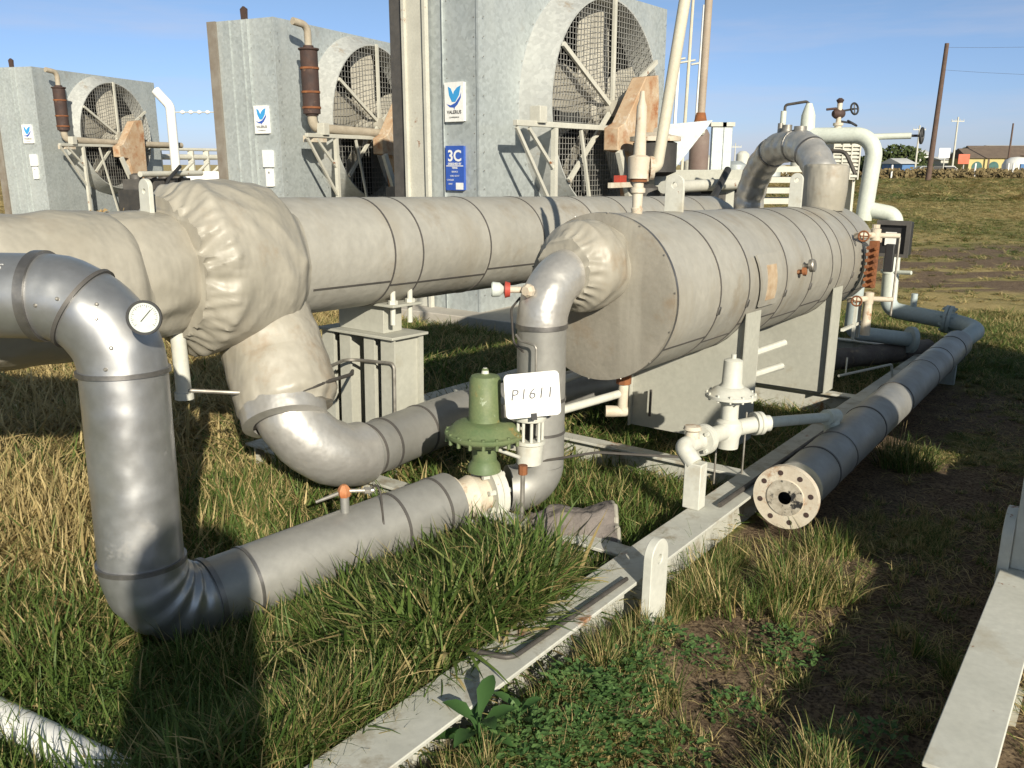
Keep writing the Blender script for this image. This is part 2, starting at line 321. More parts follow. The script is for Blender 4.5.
def maps(X, Y):
    """bare soil, dryness, grass height (m), cover 0..1"""
    X = np.asarray(X, float); Y = np.asarray(Y, float); al, pe = skid_c(X, Y)
    n1 = fbm(X, Y, 0.9, 21); n2 = fbm(X, Y, 2.7, 33); n3 = fbm(X, Y, 0.12, 41)
    right = sstep(pe, -1.42, -1.28) * (1 - sstep(al, 6.6, 9.5))
    soil = right * sstep(n2 * 0.6 + n1 * 0.4, 0.30, 0.46) * 0.97
    weed = sstep(1.0 - np.hypot((al - 1.45) / 0.6, (pe + 1.0) / 0.32), 0.0, 0.5)
    soil = soil * (1 - weed)
    far = sstep(np.hypot(X, Y), 9, 14)
    furrow = sstep(X, 5.0, 7.0) * sstep(Y, 12.3, 13.8) * (1 - sstep(Y, 19, 23)) * sstep(fbm(X * 0.35, Y * 1.6, 0.9, 51), 0.38, 0.52)
    soil = np.maximum(soil, furrow * 0.95)
    dry = 0.23 + 0.5 * (n1 - 0.5) * 2 * 0.6
    dry = dry + 0.5 * sstep(-X, 0.9, 2.0) * sstep(n2, 0.28, 0.55) * sstep(Y, 2.0, 3.0) + far * (0.42 + 1.0 * (n3 - 0.5)) + right * 0.25
    dry = dry + 0.35 * sstep(-X, 1.0, 2.4) * sstep(Y, 2.6, 4)
    dry = np.clip(dry, 0.03, 0.95)
    h = 0.085 + 0.07 * n2 + 0.07 * sstep(1 - np.hypot((al - 2.15) / 0.75, (pe + 1.85) / 0.45), 0, 0.6) + 0.05 * sstep(-pe, 2.2, 3.0) * (1 - far)
    h = h * (1 - 0.6 * right) * (1 - 0.35 * far) * (1 - 0.4 * sstep(al, 5, 7) * (1 - far))
    cover = np.clip(1 - soil * 0.96, 0, 1) * (1 - 0.3 * right)
    return soil, dry, h, cover
def ax(lo, hi, n, far, m):
    core = np.linspace(lo, hi, n); g = (far / 1.0) ** (1 / m); st = core[1] - core[0]; out = []; d = st; p = 0
    while p < far: d *= 1.22; p += d; out.append(p)
    o = np.array(out); return np.concatenate([(lo - o)[::-1], core, hi + o])
gx = ax(-5, 7, 190, 900, 30); gy = ax(-1, 14, 230, 900, 30)
GX, GY = np.meshgrid(gx, gy); GZ = gz(GX, GY)
ny, nx = GX.shape
me = bpy.data.meshes.new('ground'); me.vertices.add(nx * ny); me.vertices.foreach_set('co', np.stack([GX, GY, GZ], -1).astype(np.float32).ravel())
ii = (np.arange(ny - 1)[:, None] * nx + np.arange(nx - 1)[None]).ravel(); q = np.stack([ii, ii + 1, ii + nx + 1, ii + nx], -1)
me.loops.add(q.size); me.loops.foreach_set('vertex_index', q.ravel().astype(np.int32)); me.polygons.add(len(q)); me.polygons.foreach_set('loop_start', np.arange(0, q.size, 4, dtype=np.int32))
me.update(calc_edges=True); me.polygons.foreach_set('use_smooth', np.ones(len(q), bool))
so_, dr_, hh_, cv_ = maps(GX, GY)
ca = me.color_attributes.new('zone', 'FLOAT_COLOR', 'POINT')
ca.data.foreach_set('color', np.stack([so_, dr_, cv_, np.ones_like(so_)], -1).astype(np.float32).ravel())
ground = bpy.data.objects.new('ground', me); COL.objects.link(ground); ground['kind'] = 'structure'
gm = bpy.data.materials.new('ground_soil_and_thatch'); gm.use_nodes = True; n = gm.node_tree.nodes; l = gm.node_tree.links.new
def gnode(t, **k):
    q = n.new(t)
    for a, b in k.items(): q.inputs[a].default_value = b
    return q
at = n.new('ShaderNodeAttribute'); at.attribute_name = 'zone'; sp = n.new('ShaderNodeSeparateColor'); l(at.outputs['Color'], sp.inputs[0])
tcg = n.new('ShaderNodeTexCoord')
def gn(scale, det=6, rg=0.65):
    q = n.new('ShaderNodeTexNoise'); q.inputs['Scale'].default_value = scale; q.inputs['Detail'].default_value = det; q.inputs['Roughness'].default_value = rg; l(tcg.outputs['Object'], q.inputs['Vector']); return q.outputs['Fac']
def gmr(s, a, b, lo=0, hi=1):
    q = n.new('ShaderNodeMapRange'); q.inputs[1].default_value = a; q.inputs[2].default_value = b; q.inputs[3].default_value = lo; q.inputs[4].default_value = hi; l(s, q.inputs[0]); return q.outputs[0]
def gmix(f, a, b):
    q = n.new('ShaderNodeMix'); q.data_type = 'RGBA'; l(f, q.inputs[0])
    for k, v in ((6, a), (7, b)):
        if isinstance(v, tuple): q.inputs[k].default_value = (*v, 1)
        else: l(v, q.inputs[k])
    return q.outputs[2]
def gma(op, a, b):
    q = n.new('ShaderNodeMath'); q.operation = op
    for k, v in enumerate((a, b)):
        if isinstance(v, (int, float)): q.inputs[k].default_value = v
        else: l(v, q.inputs[k])
    return q.outputs[0]
soilc = gmix(gmr(gn(9), 0.35, 0.65), (0.15, 0.105, 0.070), (0.27, 0.20, 0.13))
soilc = gmix(gmr(gn(70, 3), 0.45, 0.6), soilc, (0.07, 0.048, 0.033))
soilc = gmix(gmr(gn(38, 5, 0.8), 0.55, 0.68), soilc, (0.36, 0.28, 0.17))
gr = gmix(gmr(gn(30, 5, 0.8), 0.38, 0.62), (0.07, 0.085, 0.022), (0.17, 0.18, 0.055))
dy = gmix(gmr(gn(34, 5, 0.8), 0.38, 0.62), (0.28, 0.215, 0.09), (0.50, 0.40, 0.19))
drf = gmr(gma('ADD', sp.outputs[1], gma('MULTIPLY', gma('SUBTRACT', gn(1.7, 8, 0.75), 0.5), 0.9)), 0.25, 0.75)
veg = gmix(drf, gr, dy)
sf = gmr(gma('ADD', sp.outputs[0], gma('MULTIPLY', gma('SUBTRACT', gn(6, 8, 0.75), 0.5), 0.8)), 0.35, 0.65)
colg = gmix(sf, veg, soilc)
bs = n['Principled BSDF']; l(colg, bs.inputs['Base Color']); bs.inputs['Roughness'].default_value = 0.95; bs.inputs['Specular IOR Level'].default_value = 0.15
bu = n.new('ShaderNodeBump'); bu.inputs['Strength'].default_value = 0.9; bu.inputs['Distance'].default_value = 0.03; l(gn(28, 8, 0.8), bu.inputs['Height']); l(bu.outputs[0], bs.inputs['Normal'])
me.materials.append(gm)

# ------------------------------------------------------------------ skid frames (large structure)
def beam_parts(t, a0, a1, p0, p1, h=0.2, m='beam'):
    MB().sbox(a0, a1, p0, p1, h - 0.014, h).build('top_flange', m, t, bevel=0.003)
    pm = (p0 + p1) / 2
    MB().sbox(a0, a1, pm - 0.006, pm + 0.006, 0.0, h - 0.014).build('web', m, t)
    MB().sbox(a0, a1, p0, p1, -0.03, -0.016).build('bottom_flange', m, t)
def cross_parts(t, al, p0, p1, h=0.19, w=0.10, m='beam'):
    MB().sbox(al - w / 2, al + w / 2, p0, p1, h - 0.014, h).build('cross_beam', m, t, bevel=0.003)
    MB().sbox(al - 0.006, al + 0.006, p0, p1, 0.0, h - 0.014).build('cross_beam_web', m, t)
sk = thing('equipment_skid', 'long weathered white steel beam frame under the vessels, running from the foreground', 'steel skid', S(1.3, -1.39, 0))
beam_parts(sk, 0.9, 8.6, -1.475, -1.305)
beam_parts(sk, 2.75, 8.6, -3.80, -3.64)
for al in (2.80, 4.02, 6.12, 8.5): cross_parts(sk, al, -3.64, -1.478)
lug = MB()
def lug_plate(mb, o, x, y, w, hgt, t, hr, hc, n=24):
    """rounded-top plate with a hole; w half-width at base, hgt to the centre of the round top"""
    outer = []; hole = []
    for k in range(n):
        a = 2 * math.pi * k / n; hole.append((hr * math.cos(a), hc + hr * math.sin(a)))
        ca, sa = math.cos(a), math.sin(a)
        if sa >= 0: outer.append((w * ca, hgt + w * sa))
        else:
            # project to the rectangle below
            s_ = min(abs(w / ca) if abs(ca) > 1e-6 else 1e9, abs(hgt / sa)); outer.append((s_ * ca, max(0, hgt + s_ * sa)))
    for cx in (-w, w):
        k = min((i for i in range(n) if outer[i][1] < hgt), key=lambda i: (outer[i][0] - cx) ** 2 + outer[i][1] ** 2); outer[k] = (cx, 0)
    return mb.holed(outer, hole, o, x, y, t)
lug_plate(lug, S(2.60, -1.27, -0.02), Av, Nv, 0.066, 0.325, 0.034, 0.018, 0.315).build('lifting_lug', 'white', sk, label='white round-topped lifting lug welded to the near beam', bevel=0.003)
MB().sweep(fillet([S(1.80, -1.50, 0.215), S(1.85, -1.35, 0.212), S(2.54, -1.335, 0.212)], 0.05), 0.008, 10).build('tube', 'darktube', sk)
MB().sweep(dense([S(3.45, -1.36, 0.214), S(6.9, -1.33, 0.214)], 0.3), 0.012, 8).build('conduit', 'darktube', sk)

nb = thing('neighbour_skid', 'clean pale steel beam with rounded lug in the lower right corner', 'steel skid', S(2.0, -0.18, 0))
MB().sbox(2.03, 9.0, -0.250, -0.100, 0.236, 0.250).build('top_flange', 'white', nb, bevel=0.003)
MB().sbox(2.03, 9.0, -0.181, -0.169, 0.0, 0.236).build('web', 'white', nb)
MB().sbox(2.03, 9.0, -0.250, -0.100, -0.03, -0.016).build('bottom_flange', 'white', nb)
lug_plate(MB(), S(3.50, -0.262, 0.0), Av, Nv, 0.10, 0.36, 0.038, 0.026, 0.36).build('lifting_lug', 'white', nb, bevel=0.003)
MB().sbox(3.42, 3.44, -0.222, -0.100, 0.2505, 0.62).build('gusset_plate', 'white', nb, bevel=0.003)

# ------------------------------------------------------------------ near insulated vessel
PA, HA, RA = -2.03, 1.085, 0.388
va = thing('insulated_vessel', 'larger near insulated vessel with flat grey end cap, on two plate saddles', 'pressure vessel', S(4.4, PA, 0.2))
MB().lathe(S(3.452, PA, HA), Av, [(0, RA - .02), (0.0, RA), (3.55, RA), (3.66, RA * 0.86), (3.72, RA * .55), (3.73, 0)], 64, cap=False).build('shell_jacket', 'jacket', va)
MB().lathe(S(3.43, PA, HA), Av, [(0.0, 0.02), (0.004, RA * .5), (0.014, RA * 0.93), (0.022, RA + 0.004), (0.045, RA + 0.005), (0.05, RA - .01)], 64, cap=False).build('end_cap', 'jacket_cap', va)
MB().ring(S(3.485, PA, HA), Av, RA, 0.018, 0.006, 64).build('band', 'band', va, label='bright steel rim band at the end cap')
for al in (3.98, 4.36, 4.95, 5.42, 5.85, 6.05, 6.38, 6.62): MB().ring(S(al, PA, HA), Av, RA, 0.012, 0.003, 64).build('band', 'seam', va)
def clothr(i, a, p): return 0
nj = dense([S(3.46, -2.04, 1.245), S(3.19, -2.06, 1.235)], 0.010)
def fold(a, q, k, seed): return 1 - 2.4 * abs(mnoise.noise(Vector((math.cos(a) * k, math.sin(a) * k, q + seed))))
def rj(i, a, p):
    s = i / (len(nj) - 1); base = 0.188 + 0.014 * math.sin(s * 3.1)
    if s > 0.70: base = 0.196 - (s - 0.70) ** 0.75 * 0.17
    return base + float(sstep(s, 0.62, 0.92)) * 0.012 * fold(a, s * 1.2, 4.0, 3) + 0.010 * fold(a + s, s * 2, 1.4, 9) + 0.010 * nz(p, 8) + 0.004 * nz(p, 25)
MB().sweep(nj, rj, 128).build('nozzle_cover', 'cloth', va, label='wrinkled cloth cover over the end nozzle', smooth=60)
for al, hh, w in ((4.22, 0.15, 0.052), (6.17, 0.20, 0.045)):
    lug_plate(MB(), S(al, PA, HA + RA - 0.012), Pv, Nv, w, hh, 0.02, 0.016, hh - 0.005).build('lifting_lug', 'white', va, bevel=0.002)
def saddle(al):
    w0, w1 = -2.335, -1.665; pts = [(w0, 0.2), (w1, 0.2)]
    for k in range(0, 13):
        x = w1 + (w0 - w1) * k / 12; pts.append((x, HA - math.sqrt((RA + .004) ** 2 - (x - PA) ** 2)))
    MB().prism([(a - PA, b) for a, b in pts], S(al, PA, 0), Pv, Nv, 0.012).build('saddle_plate', 'saddle', va)
    top = HA - math.sqrt((RA + .004) ** 2 - (w1 - PA) ** 2)
    for w in (w0, w1):
        MB().sbox(al - 0.05, al + 0.16, w - (0.008 if w < PA else -.001), w + (-.001 if w < PA else 0.008), 0.2, top + 0.0).build('saddle_flange', 'saddle', va)
saddle(4.45); saddle(6.05)
def lap(t, al0, al1, pe, h, r, ang, m='seam'):
    d = Pv * math.cos(R(ang)) + Nv * math.sin(R(ang)); e = Pv * -math.sin(R(ang)) + Nv * math.cos(R(ang))
    MB().box(S((al0 + al1) / 2, pe, h) + d * (r + .0005), Av * ((al1 - al0) / 2 - .008), e * .005, d * .0018).build('lap_seam', m, t)
ring_al = (3.50, 3.98, 4.36, 4.95, 5.42, 5.85, 6.38, 7.0)
for i, (x0, x1) in enumerate(zip(ring_al[:-1], ring_al[1:])): lap(va, x0, x1, PA, HA, RA, (-34, -40, -31, -38, -33, -37, -35)[i])
for al in (3.98, 4.36, 4.95, 5.42, 5.85, 6.38):
    d = Pv * math.cos(R(-12)) + Nv * math.sin(R(-12)); e = Pv * math.sin(R(12)) + Nv * math.cos(R(12))
    MB().box(S(al, PA, HA) + d * (RA + .005), Av * .013, e * .020, d * .005).build('band_clip', 'band', va, bevel=.002)
for k in range(14):
    a = R(25.7 * k + 8); d = Pv * math.cos(a) + Nv * math.sin(a); MB().lathe(S(3.452, PA, HA) + d * (RA + .004), d, [(0, .005), (.004, .005), (.005, .001)], 6).build('screw', 'steel', va)
# taped sight window and dial on the side
def surf(al, ang, out=0.0):     # point on near side of the vessel, ang from horizontal (towards +P)
    return S(al, PA + (RA + out) * math.cos(R(ang)), HA + (RA + out) * math.sin(R(ang)))
def surf_frame(al, ang): y = (Pv * -math.sin(R(ang)) + Nv * math.cos(R(ang))); return Av, y, (Pv * math.cos(R(ang)) + Nv * math.sin(R(ang)))
def patch(al0, al1, a0, a1, out, name, m, flare=0.0, **k):
    vs = []; fs = []; n = 6
    for lay in (out, out - 0.012):
        for i in range(n + 1):
            g = a0 + (a1 - a0) * i / n
            f = flare * (i / n)
            vs += [surf(al0 - f, g, lay), surf(al1 + f, g, lay)]
    for i in range(n): b = 2 * i; fs += [(b, b + 1, b + 3, b + 2), (14 + b, 16 + b, 17 + b, 15 + b), (b, b + 2, b + 16, b + 14), (b + 1, b + 15, b + 17, b + 3)]
    fs += [(0, 14, 15, 1), (12, 13, 27, 26)]
    return MB().add(vs, fs).build(name, m, va, **k)
patch(4.52, 4.78, -17, 24, 0.022, 'window_frame', 'jacket', 0.05, label='raised trapezoid frame of the sight window')
patch(4.575, 4.715, -12, 15, 0.026, 'sight_window', 'window', 0.0, label='taped over sight window, orange brown')
gx_, gy_, gz_ = surf_frame(5.2, 10)
MB().lathe(surf(5.24, 8, -0.01), gz_, [(0, 0.016), (0.05, 0.016), (0.052, 0.038), (0.075, 0.040), (0.082, 0.034)], 24).build('thermometer', 'steel', va)
MB().lathe(surf(5.14, 4, -0.01), gz_, [(0, 0.014), (0.04, 0.014), (0.042, 0.026), (0.06, 0.022)], 12).build('plug', 'rust', va)

# ------------------------------------------------------------------ far insulated vessel
PB, HB, RB = -3.3, 1.24, 0.28
vb = thing('insulated_vessel', 'long slimmer insulated vessel behind, with a big gathered cloth cover on its near end', 'pressure vessel', S(3.3, PB, 0.2))
MB().lathe(S(2.50, PB, HB), Av, [(0, RB), (5.1, RB), (5.25, RB * .9), (5.35, RB * .6), (5.37, 0)], 64, cap=False).build('shell_jacket', 'jacket', vb)
for al in (3.13, 3.34, 3.92, 4.47, 5.12, 5.62, 6.3, 7.0): MB().ring(S(al, PB, HB), Av, RB, 0.010, 0.003, 56).build('band', 'seam', vb)
ring_al = (2.61, 3.13, 3.92, 4.47, 5.12, 5.62)
for i, (x0, x1) in enumerate(zip(ring_al[:-1], ring_al[1:])): lap(vb, x0, x1, PB, HB, RB, (-28, -33, -26, -31, -29)[i])
hd = dense([S(2.575, PB, HB - .01), S(2.03, PB, HB - .015)], 0.010)
def rhead(i, a, p):
    s = i / (len(hd) - 1)
    base = 0.282 + 0.058 * float(sstep(s, 0.0, 0.16)) + 0.022 * math.sin(math.pi * min(1, max(0, (s - .05) / .95)))
    gath = float(sstep(s, 0.80, 1.0)); base -= gath * 0.075
    g = float(sstep(s, 0.66, 0.97))
    rip = g * (0.022 * fold(a + s * .8, s * 1.6, 4.6, 1) + 0.012 * fold(a, s * 4, 9.0, 8))
    diag = 0.011 * fold(a + s * 1.6, s * 2.6, 1.5, 5) * (0.5 + 0.5 * g) + 0.007 * fold(a - s * 1.1, s * 3.5, 2.6, 15)
    sag = 0.020 * max(0, -math.cos(a)) * math.sin(math.pi * s)
    return base + rip + diag + 0.006 * nz(p, 7) + sag
MB().sweep(hd, rhead, 192).build('head_cover', 'cloth', vb, label='ballooning cloth cover with gathered drawstring edge', smooth=60)
nk = dense([S(2.12, PB, HB - .03), S(1.70, PB, HB - .04)], 0.012)
def rneck(i, a, p):
    s = i / (len(nk) - 1); return 0.238 + 0.014 * math.sin(s * 3.1) + 0.010 * nz(p, 6, 2) + 0.012 * fold(a, s * 1.5, 2.2, 12)
MB().sweep(nk, rneck, 96).build('neck_cover', 'cloth', vb, smooth=60)
lf = dense(fillet([S(1.83, PB, HB - .05), S(1.20, PB, HB - .055), S(0.95, PB - 1.1, HB - .12)], 0.5, 10), 0.015)
def rleft(i, a, p):
    s = i / (len(lf) - 1); e = 0.235 + 0.04 * float(sstep(s, 0, 0.045)); return e + 0.016 * nz(p, 3.0, 6) + 0.006 * fold(a, s * 8, 1.5, 4) + 0.007 * nz(p, 9, 1) + 0.012 * max(0, nz((p[0] * 6, p[1] * 6, p[2] * 2), 1, 4))
MB().sweep(lf, rleft, 96).build('elbow_cover', 'cloth', vb, label='smooth cloth cover turning away to the left', smooth=60)
q = len(lf) // 3
MB().lathe(lf[q], lf[q + 1] - lf[q], [(0, .24), (0, .282), (.014, .282), (.014, .24)], 64, cap=False).build('cover_seam', 'cloth', vb)
lug_plate(MB(), S(1.985, PB, HB + 0.19), Pv, Nv, 0.036, 0.13, 0.02, 0.010, 0.115).build('lifting_lug', 'white', vb, bevel=0.002)
# bottom nozzle: cloth bag, metal elbow, pipe under the vessels
bg_ = dense([S(2.46, -3.22, 0.98), S(2.44, -3.12, 0.80), S(2.40, -2.98, 0.58)], 0.012)
def rbag(i, a, p):
    s = i / (len(bg_) - 1); return 0.215 + 0.01 * math.sin(s * 3.1) - 0.035 * float(sstep(s, .88, 1)) + 0.012 * nz(p, 5, 8) + 0.006 * nz(p, 17) + 0.012 * fold(a, s * 2, 2.4, 7) * (.3 + .7 * float(sstep(s, .6, .95)))
MB().sweep(bg_, rbag, 96).build('nozzle_bag', 'cloth', vb, label='cloth bag round the nozzle under the near end', smooth=60)
ep = fillet([S(2.39, -3.04, 0.68), S(2.27, -2.81, 0.345), S(3.45, -2.88, 0.37), S(4.75, -2.76, 0.32), S(6.0, -2.6, 0.30)], [0.30, 1, 1], 12)
def rel(i, a, p):
    k = 0.148
    return k + 0.003 * nz(p, 12) + 0.0025 * math.sin(i * 2.2) * (1 if 1 < i < 13 else 0)
MB().sweep(ep[:14], rel, 48).build('metal_elbow', 'alu_bright', vb, label='shiny crimped metal elbow', smooth=50)
MB().sweep(ep[13:], 0.128, 40).build('bottom_pipe', 'alu_grey', vb)
MB().lathe(ep[0] - (ep[1] - ep[0]) * 0.2, ep[1] - ep[0], [(0, .15), (0, 0.196), (.16, .186), (.17, .14)], 48, cap=False).build('collar', 'alu_bright', vb)
for i in (5, 9):
    MB().ring(ep[i], ep[i + 1] - ep[i], 0.137, 0.02, 0.006, 48).build('band', 'band', vb)
for f in (0.06, 0.22, 0.62):
    MB().ring(Vector(ep[13]).lerp(ep[15] if len(ep) > 15 else ep[-1], f), ep[14] - ep[13], 0.128, 0.014, 0.004, 48).build('band', 'seam', vb)

MB().cyl(S(2.03, -3.22, .70), S(2.03, -3.24, 1.02), .032, seg=16).lathe(S(2.03, -3.22, .68), Nv, [(0, .03), (.0, .04), (.03, .04), (.03, .03)], 12).build('drain_leg', 'white', vb)
# support stand of the far vessel
ps_ = thing('pipe_stand', 'pale grey finned steel stand carrying the slimmer vessel', 'steel stand', S(3.3, -3.28, 0))
MB().sbox(3.36, 3.39, -3.60, -3.07, 0, 0.80).build('back_plate', 'saddle', ps_)
for p in (-3.59, -3.43, -3.255, -3.095):
    MB().sbox(3.17, 3.36, p - 0.006, p + 0.006, 0, 0.80).build('fin', 'saddle', ps_)
for p0, p1 in ((-3.61, -3.52), (-3.47, -3.39), (-3.285, -3.21), (-3.16, -3.065)):
    MB().sbox(3.156, 3.1685, p0, p1, 0, 0.80).build('front_flange', 'saddle', ps_)
MB().sbox(3.13, 3.41, -3.63, -3.05, 0.80, 0.815).build('top_plate', 'saddle', ps_, bevel=.003)
MB().sbox(3.20, 3.34, -3.52, -3.18, 0.815, 0.965).build('riser_block', 'saddle', ps_, bevel=.003)
MB().sbox(3.16, 3.38, -3.22, -3.07, 0.965, 0.978).build('wing_plate', 'saddle', ps_, bevel=.002)
for p, a in ((-3.11, 3.20), (-3.11, 3.33)):
    MB().cyl(S(a, p, 0.87), S(a, p, 1.06), 0.014, seg=10).lathe(S(a, p, 0.968), Nv, [(0, .026), (.03, .026)], 6).build('hold_down_bolt', 'white', ps_)
cd = thing('conduit_loop', 'thin dark conduits curving from the white stand round to the cloth nozzle bag', 'conduit', S(3.15, -3.0, 0.3))
MB().sweep(fillet([S(3.145, -3.055, 0.05), S(3.145, -3.055, 0.68), S(3.135, -3.40, 0.66), S(2.60, -3.02, 0.73), S(2.2, -3.05, 0.70), S(2.03, -3.20, 0.72)], [0.03, 0.05, 0.2, 0.1]), 0.009, 10).build('conduit', 'steel', cd)
MB().sweep(fillet([S(3.14, -3.36, 0.60), S(2.70, -2.90, 0.72), S(2.42, -2.80, 0.74), S(2.20, -2.93, 0.66)], [0.2, 0.2]), 0.009, 10).build('conduit', 'darktube', cd)

# ------------------------------------------------------------------ foreground aluminium-clad pipe
fp = thing('clad_elbow_pipe', 'big dented aluminium-clad pipe dropping at the left and running towards the green valve', 'insulated pipe', S(1.40, -2.5, 0))
P0, P1, P2, P3 = S(0.69, -3.57, 1.235), S(1.39, -2.55, 1.235), S(1.375, -2.51, 0.155), S(2.68, -2.29, 0.24)
path = fillet([P0, P1, P2, P3], [0.235, 0.20], 14)
RF = 0.132
def rf_elb(lo, hi, amp):
    def f(i, a, p): return RF + 0.002 + 0.004 * nz(p, 11, 2) + 0.0022 * nz(p, 30, 5)
    return f
n1 = 1; n2 = 15                      # first elbow = path[1..15], second = path[16..30]
MB().sweep(dense(path[0:2], 0.1), RF, 64).build('upper_pipe', 'alu', fp)
MB().sweep(dense(path[1:16], 0.02), rf_elb(0, 0, 0), 72).build('upper_elbow', 'alu', fp, label='dented upper elbow', smooth=50)
MB().sweep(dense(path[15:17], 0.1), RF, 64).build('vertical_pipe', 'alu', fp)
e2 = dense(path[16:31], 0.008); nn = len(e2)
cen2 = (path[16] + path[30]) / 2
def rcr(i, a, p):
    s = i / nn; inner = max(0, (p - path[23]).dot(cen2 - path[23]))    # unused sign helper
    return RF + 0.002 + 0.0055 * math.sin(s * math.pi * 10) * math.exp(-((s - .55) / .3) ** 2) + 0.003 * nz(p, 10)
MB().sweep(e2, rcr, 72).build('lower_elbow', 'alu', fp, label='lower elbow with crimped folds', smooth=50)
MB().sweep(dense(path[30:], 0.1), RF * 0.985, 64).build('lower_pipe', 'alu_grey', fp)
def bd(i, w=0.02, h=0.005, m='band', j=None):
    d = path[min(i + 1, len(path) - 1)] - path[max(0, i - 1)]
    MB().ring(path[i], d, RF + 0.003, w, h, 72).build('band', m, fp)
bd(1, 0.03, 0.007); bd(6, 0.012, 0.006, 'seam'); bd(15, 0.014, 0.006); bd(16, 0.016, 0.006); bd(30, 0.018, 0.006)
dl = (path[-1] - path[30]); ld = dl.length; dl = dl.normalized()
for s_, m in ((0.13, 'band'), (0.72, 'seam'), (0.92, 'seam')): MB().ring(path[30] + dl * ld * s_, dl, RF * .985, 0.012, 0.004, 72).build('band', m, fp)
# rivets on the elbow
for k, (i, an) in enumerate(((3, 200), (5, 185), (9, 178), (12, 182), (8, 165), (14, 196))):
    d = (path[i + 1] - path[i - 1]).normalized(); side = Vector((0.25, -1, 0.2)); side = (side - d * side.dot(d)).normalized(); side = Matrix.Rotation(R(an - 185), 3, d) @ side
    MB().lathe(path[i] + side * (RF - .002), side, [(0, .006), (.006, .006), (.009, .003)], 8).build('screw', 'steel', fp)
# dial gauge
gc = path[7] + Vector((0.02, -0.02, 0.02)); gd = Vector((0.10, -1, 0.16)).normalized(); gc = S(1.44, -2.50, 1.185) + Vector((0.085, -0.155, 0.015))
g = MB().lathe(gc, gd, [(0, 0.012), (0.0, 0.030), (0.028, 0.047), (0.035, 0.0505), (0.045, 0.0505), (0.045, 0.044), (0.038, 0.043), (0.038, 0)], 40, cap=False).build('dial_gauge', 'black', fp, label='round dial gauge with pale green face on the upper elbow')
MB().lathe(gc + gd * 0.0385, gd, [(0, 0), (0, 0.043), (.001, .043), (.001, 0)], 40, cap=False).build('gauge_face', 'gauge_face', g)
gu = ZUP - gd * ZUP.dot(gd); gu.normalize(); gr_ = gu.cross(gd)
gr_ = gr_ if gr_.x > 0 else -gr_
tk = MB()
for k in range(28):
    a = R(-130 + 260 * k / 27); d = gu * math.cos(a) + gr_ * math.sin(a); e = d.cross(gd)
    ln = 0.008 if k % 3 == 0 else 0.004
    tk.box(gc + gd * 0.0400 + d * (0.038 - ln / 2), d * ln / 2, e * 0.0006, gd * 0.0003)
tk.build('gauge_marks', 'black', g)
nd = (gu * 0.75 + gr_ * 0.66).normalized()
MB().box(gc + gd * 0.0415 + nd * 0.007, nd * 0.022, nd.cross(gd) * 0.0012, gd * 0.0005).build('gauge_needle', 'black', g)
MB().sweep(fillet([gc - gd * 0.0 - gr_ * .0, gc - gd * 0.03, S(1.44, -2.50, 1.185)], .01, 3), 0.012, 12).build('gauge_stem', 'steel', g)
# chalk writing on the upper pipe
ud = (P1 - P0).normalized(); cu = Vector((0, 0, 1)); cfront = ud.cross(cu).normalized(); 
if cfront.y > 0: cfront = -cfront
def chalk(txt, size, s, ang, curve=True):
    o = P0 + ud * s; o_ = text_mesh(txt, size, Vector((0, 0, 0)), (1, 0, 0), (0, 1, 0), 'chalk', 'chalk_writing', fp, local=True, depth=0, shear=0.2); o_['kind'] = 'stuff'
    for v in o_.data.vertices:
        x, y = v.co.x, v.co.y; th = R(ang) + y / (RF + .0015)
        v.co = o + ud * x + (cfront * math.cos(th) + cu * math.sin(th)) * (RF + .0015) - LOC[fp.name]
    return o_
chalk('PROCESS', 0.036, 0.87, 48); chalk('- 1 HT', 0.05, 0.80, 14)
# drain nub with rusty little valve, thin rod and prop under the lower pipe
lp = lambda s: path[30] + dl * ld * s
dv = thing('small_valve', 'little orange rusty valve on a stub on top of the lower clad pipe', 'valve', lp(0.52) + Vector((0, 0, RF)))
b0 = lp(0.52) + Vector((0, 0, RF - .01))
MB().cyl(b0, b0 + ZUP * 0.075, 0.018, seg=14).build('stub', 'alu_grey', dv)
MB().lathe(b0 + ZUP * 0.07, ZUP, [(0, .02), (.012, .026), (.03, .026), (.045, .016), (.05, .01)], 6).build('body', 'orange', dv)
MB().cyl(b0 + Vector((-.11, -.01, 0.052)), b0 + Vector((-.02, 0, 0.085)), 0.006, 0.009, seg=8).build('handle', 'steel', dv)
MB().cyl(b0 + Vector((.02, 0, 0.095)), b0 + Vector((.11, 0.03, 0.085)), 0.008, seg=8).lathe(b0 + Vector((.075, .02, .088)), (1, .3, -.1), [(0, .014), (.025, .014)], 6).build('fitting', 'steel', dv)
rd = thing('thin_tube', 'thin bare tube arching over the lower clad pipe and down into the grass', 'tube', lp(0.68) + Vector((0.1, -0.1, -.2)))
c0 = lp(0.70)
MB().sweep(fillet([b0 + Vector((.10, 0.03, 0.085)), c0 + Vector((-.03, 0.02, RF + .07)), c0 + Vector((.005, -RF * 1.05, RF * .6)), c0 + Vector((0.03, -RF * 1.1 - .05, -.28)), c0 + Vector((.06, -RF * 1.1 - .12, -.31))], [0.03, 0.03, 0.03]), 0.0045, 8).build('tube', 'darktube', rd)
pr = thing('pipe_prop', 'small white prop under the middle of the lower clad pipe', 'pipe prop', lp(0.5) + Vector((0.02, -.06, -.3)))
MB().cyl(lp(0.5) + Vector((0.02, -.07, -.26)), lp(0.5) + Vector((0.02, -.05, -RF * .7)), 0.018, seg=12).build('post', 'white', pr)

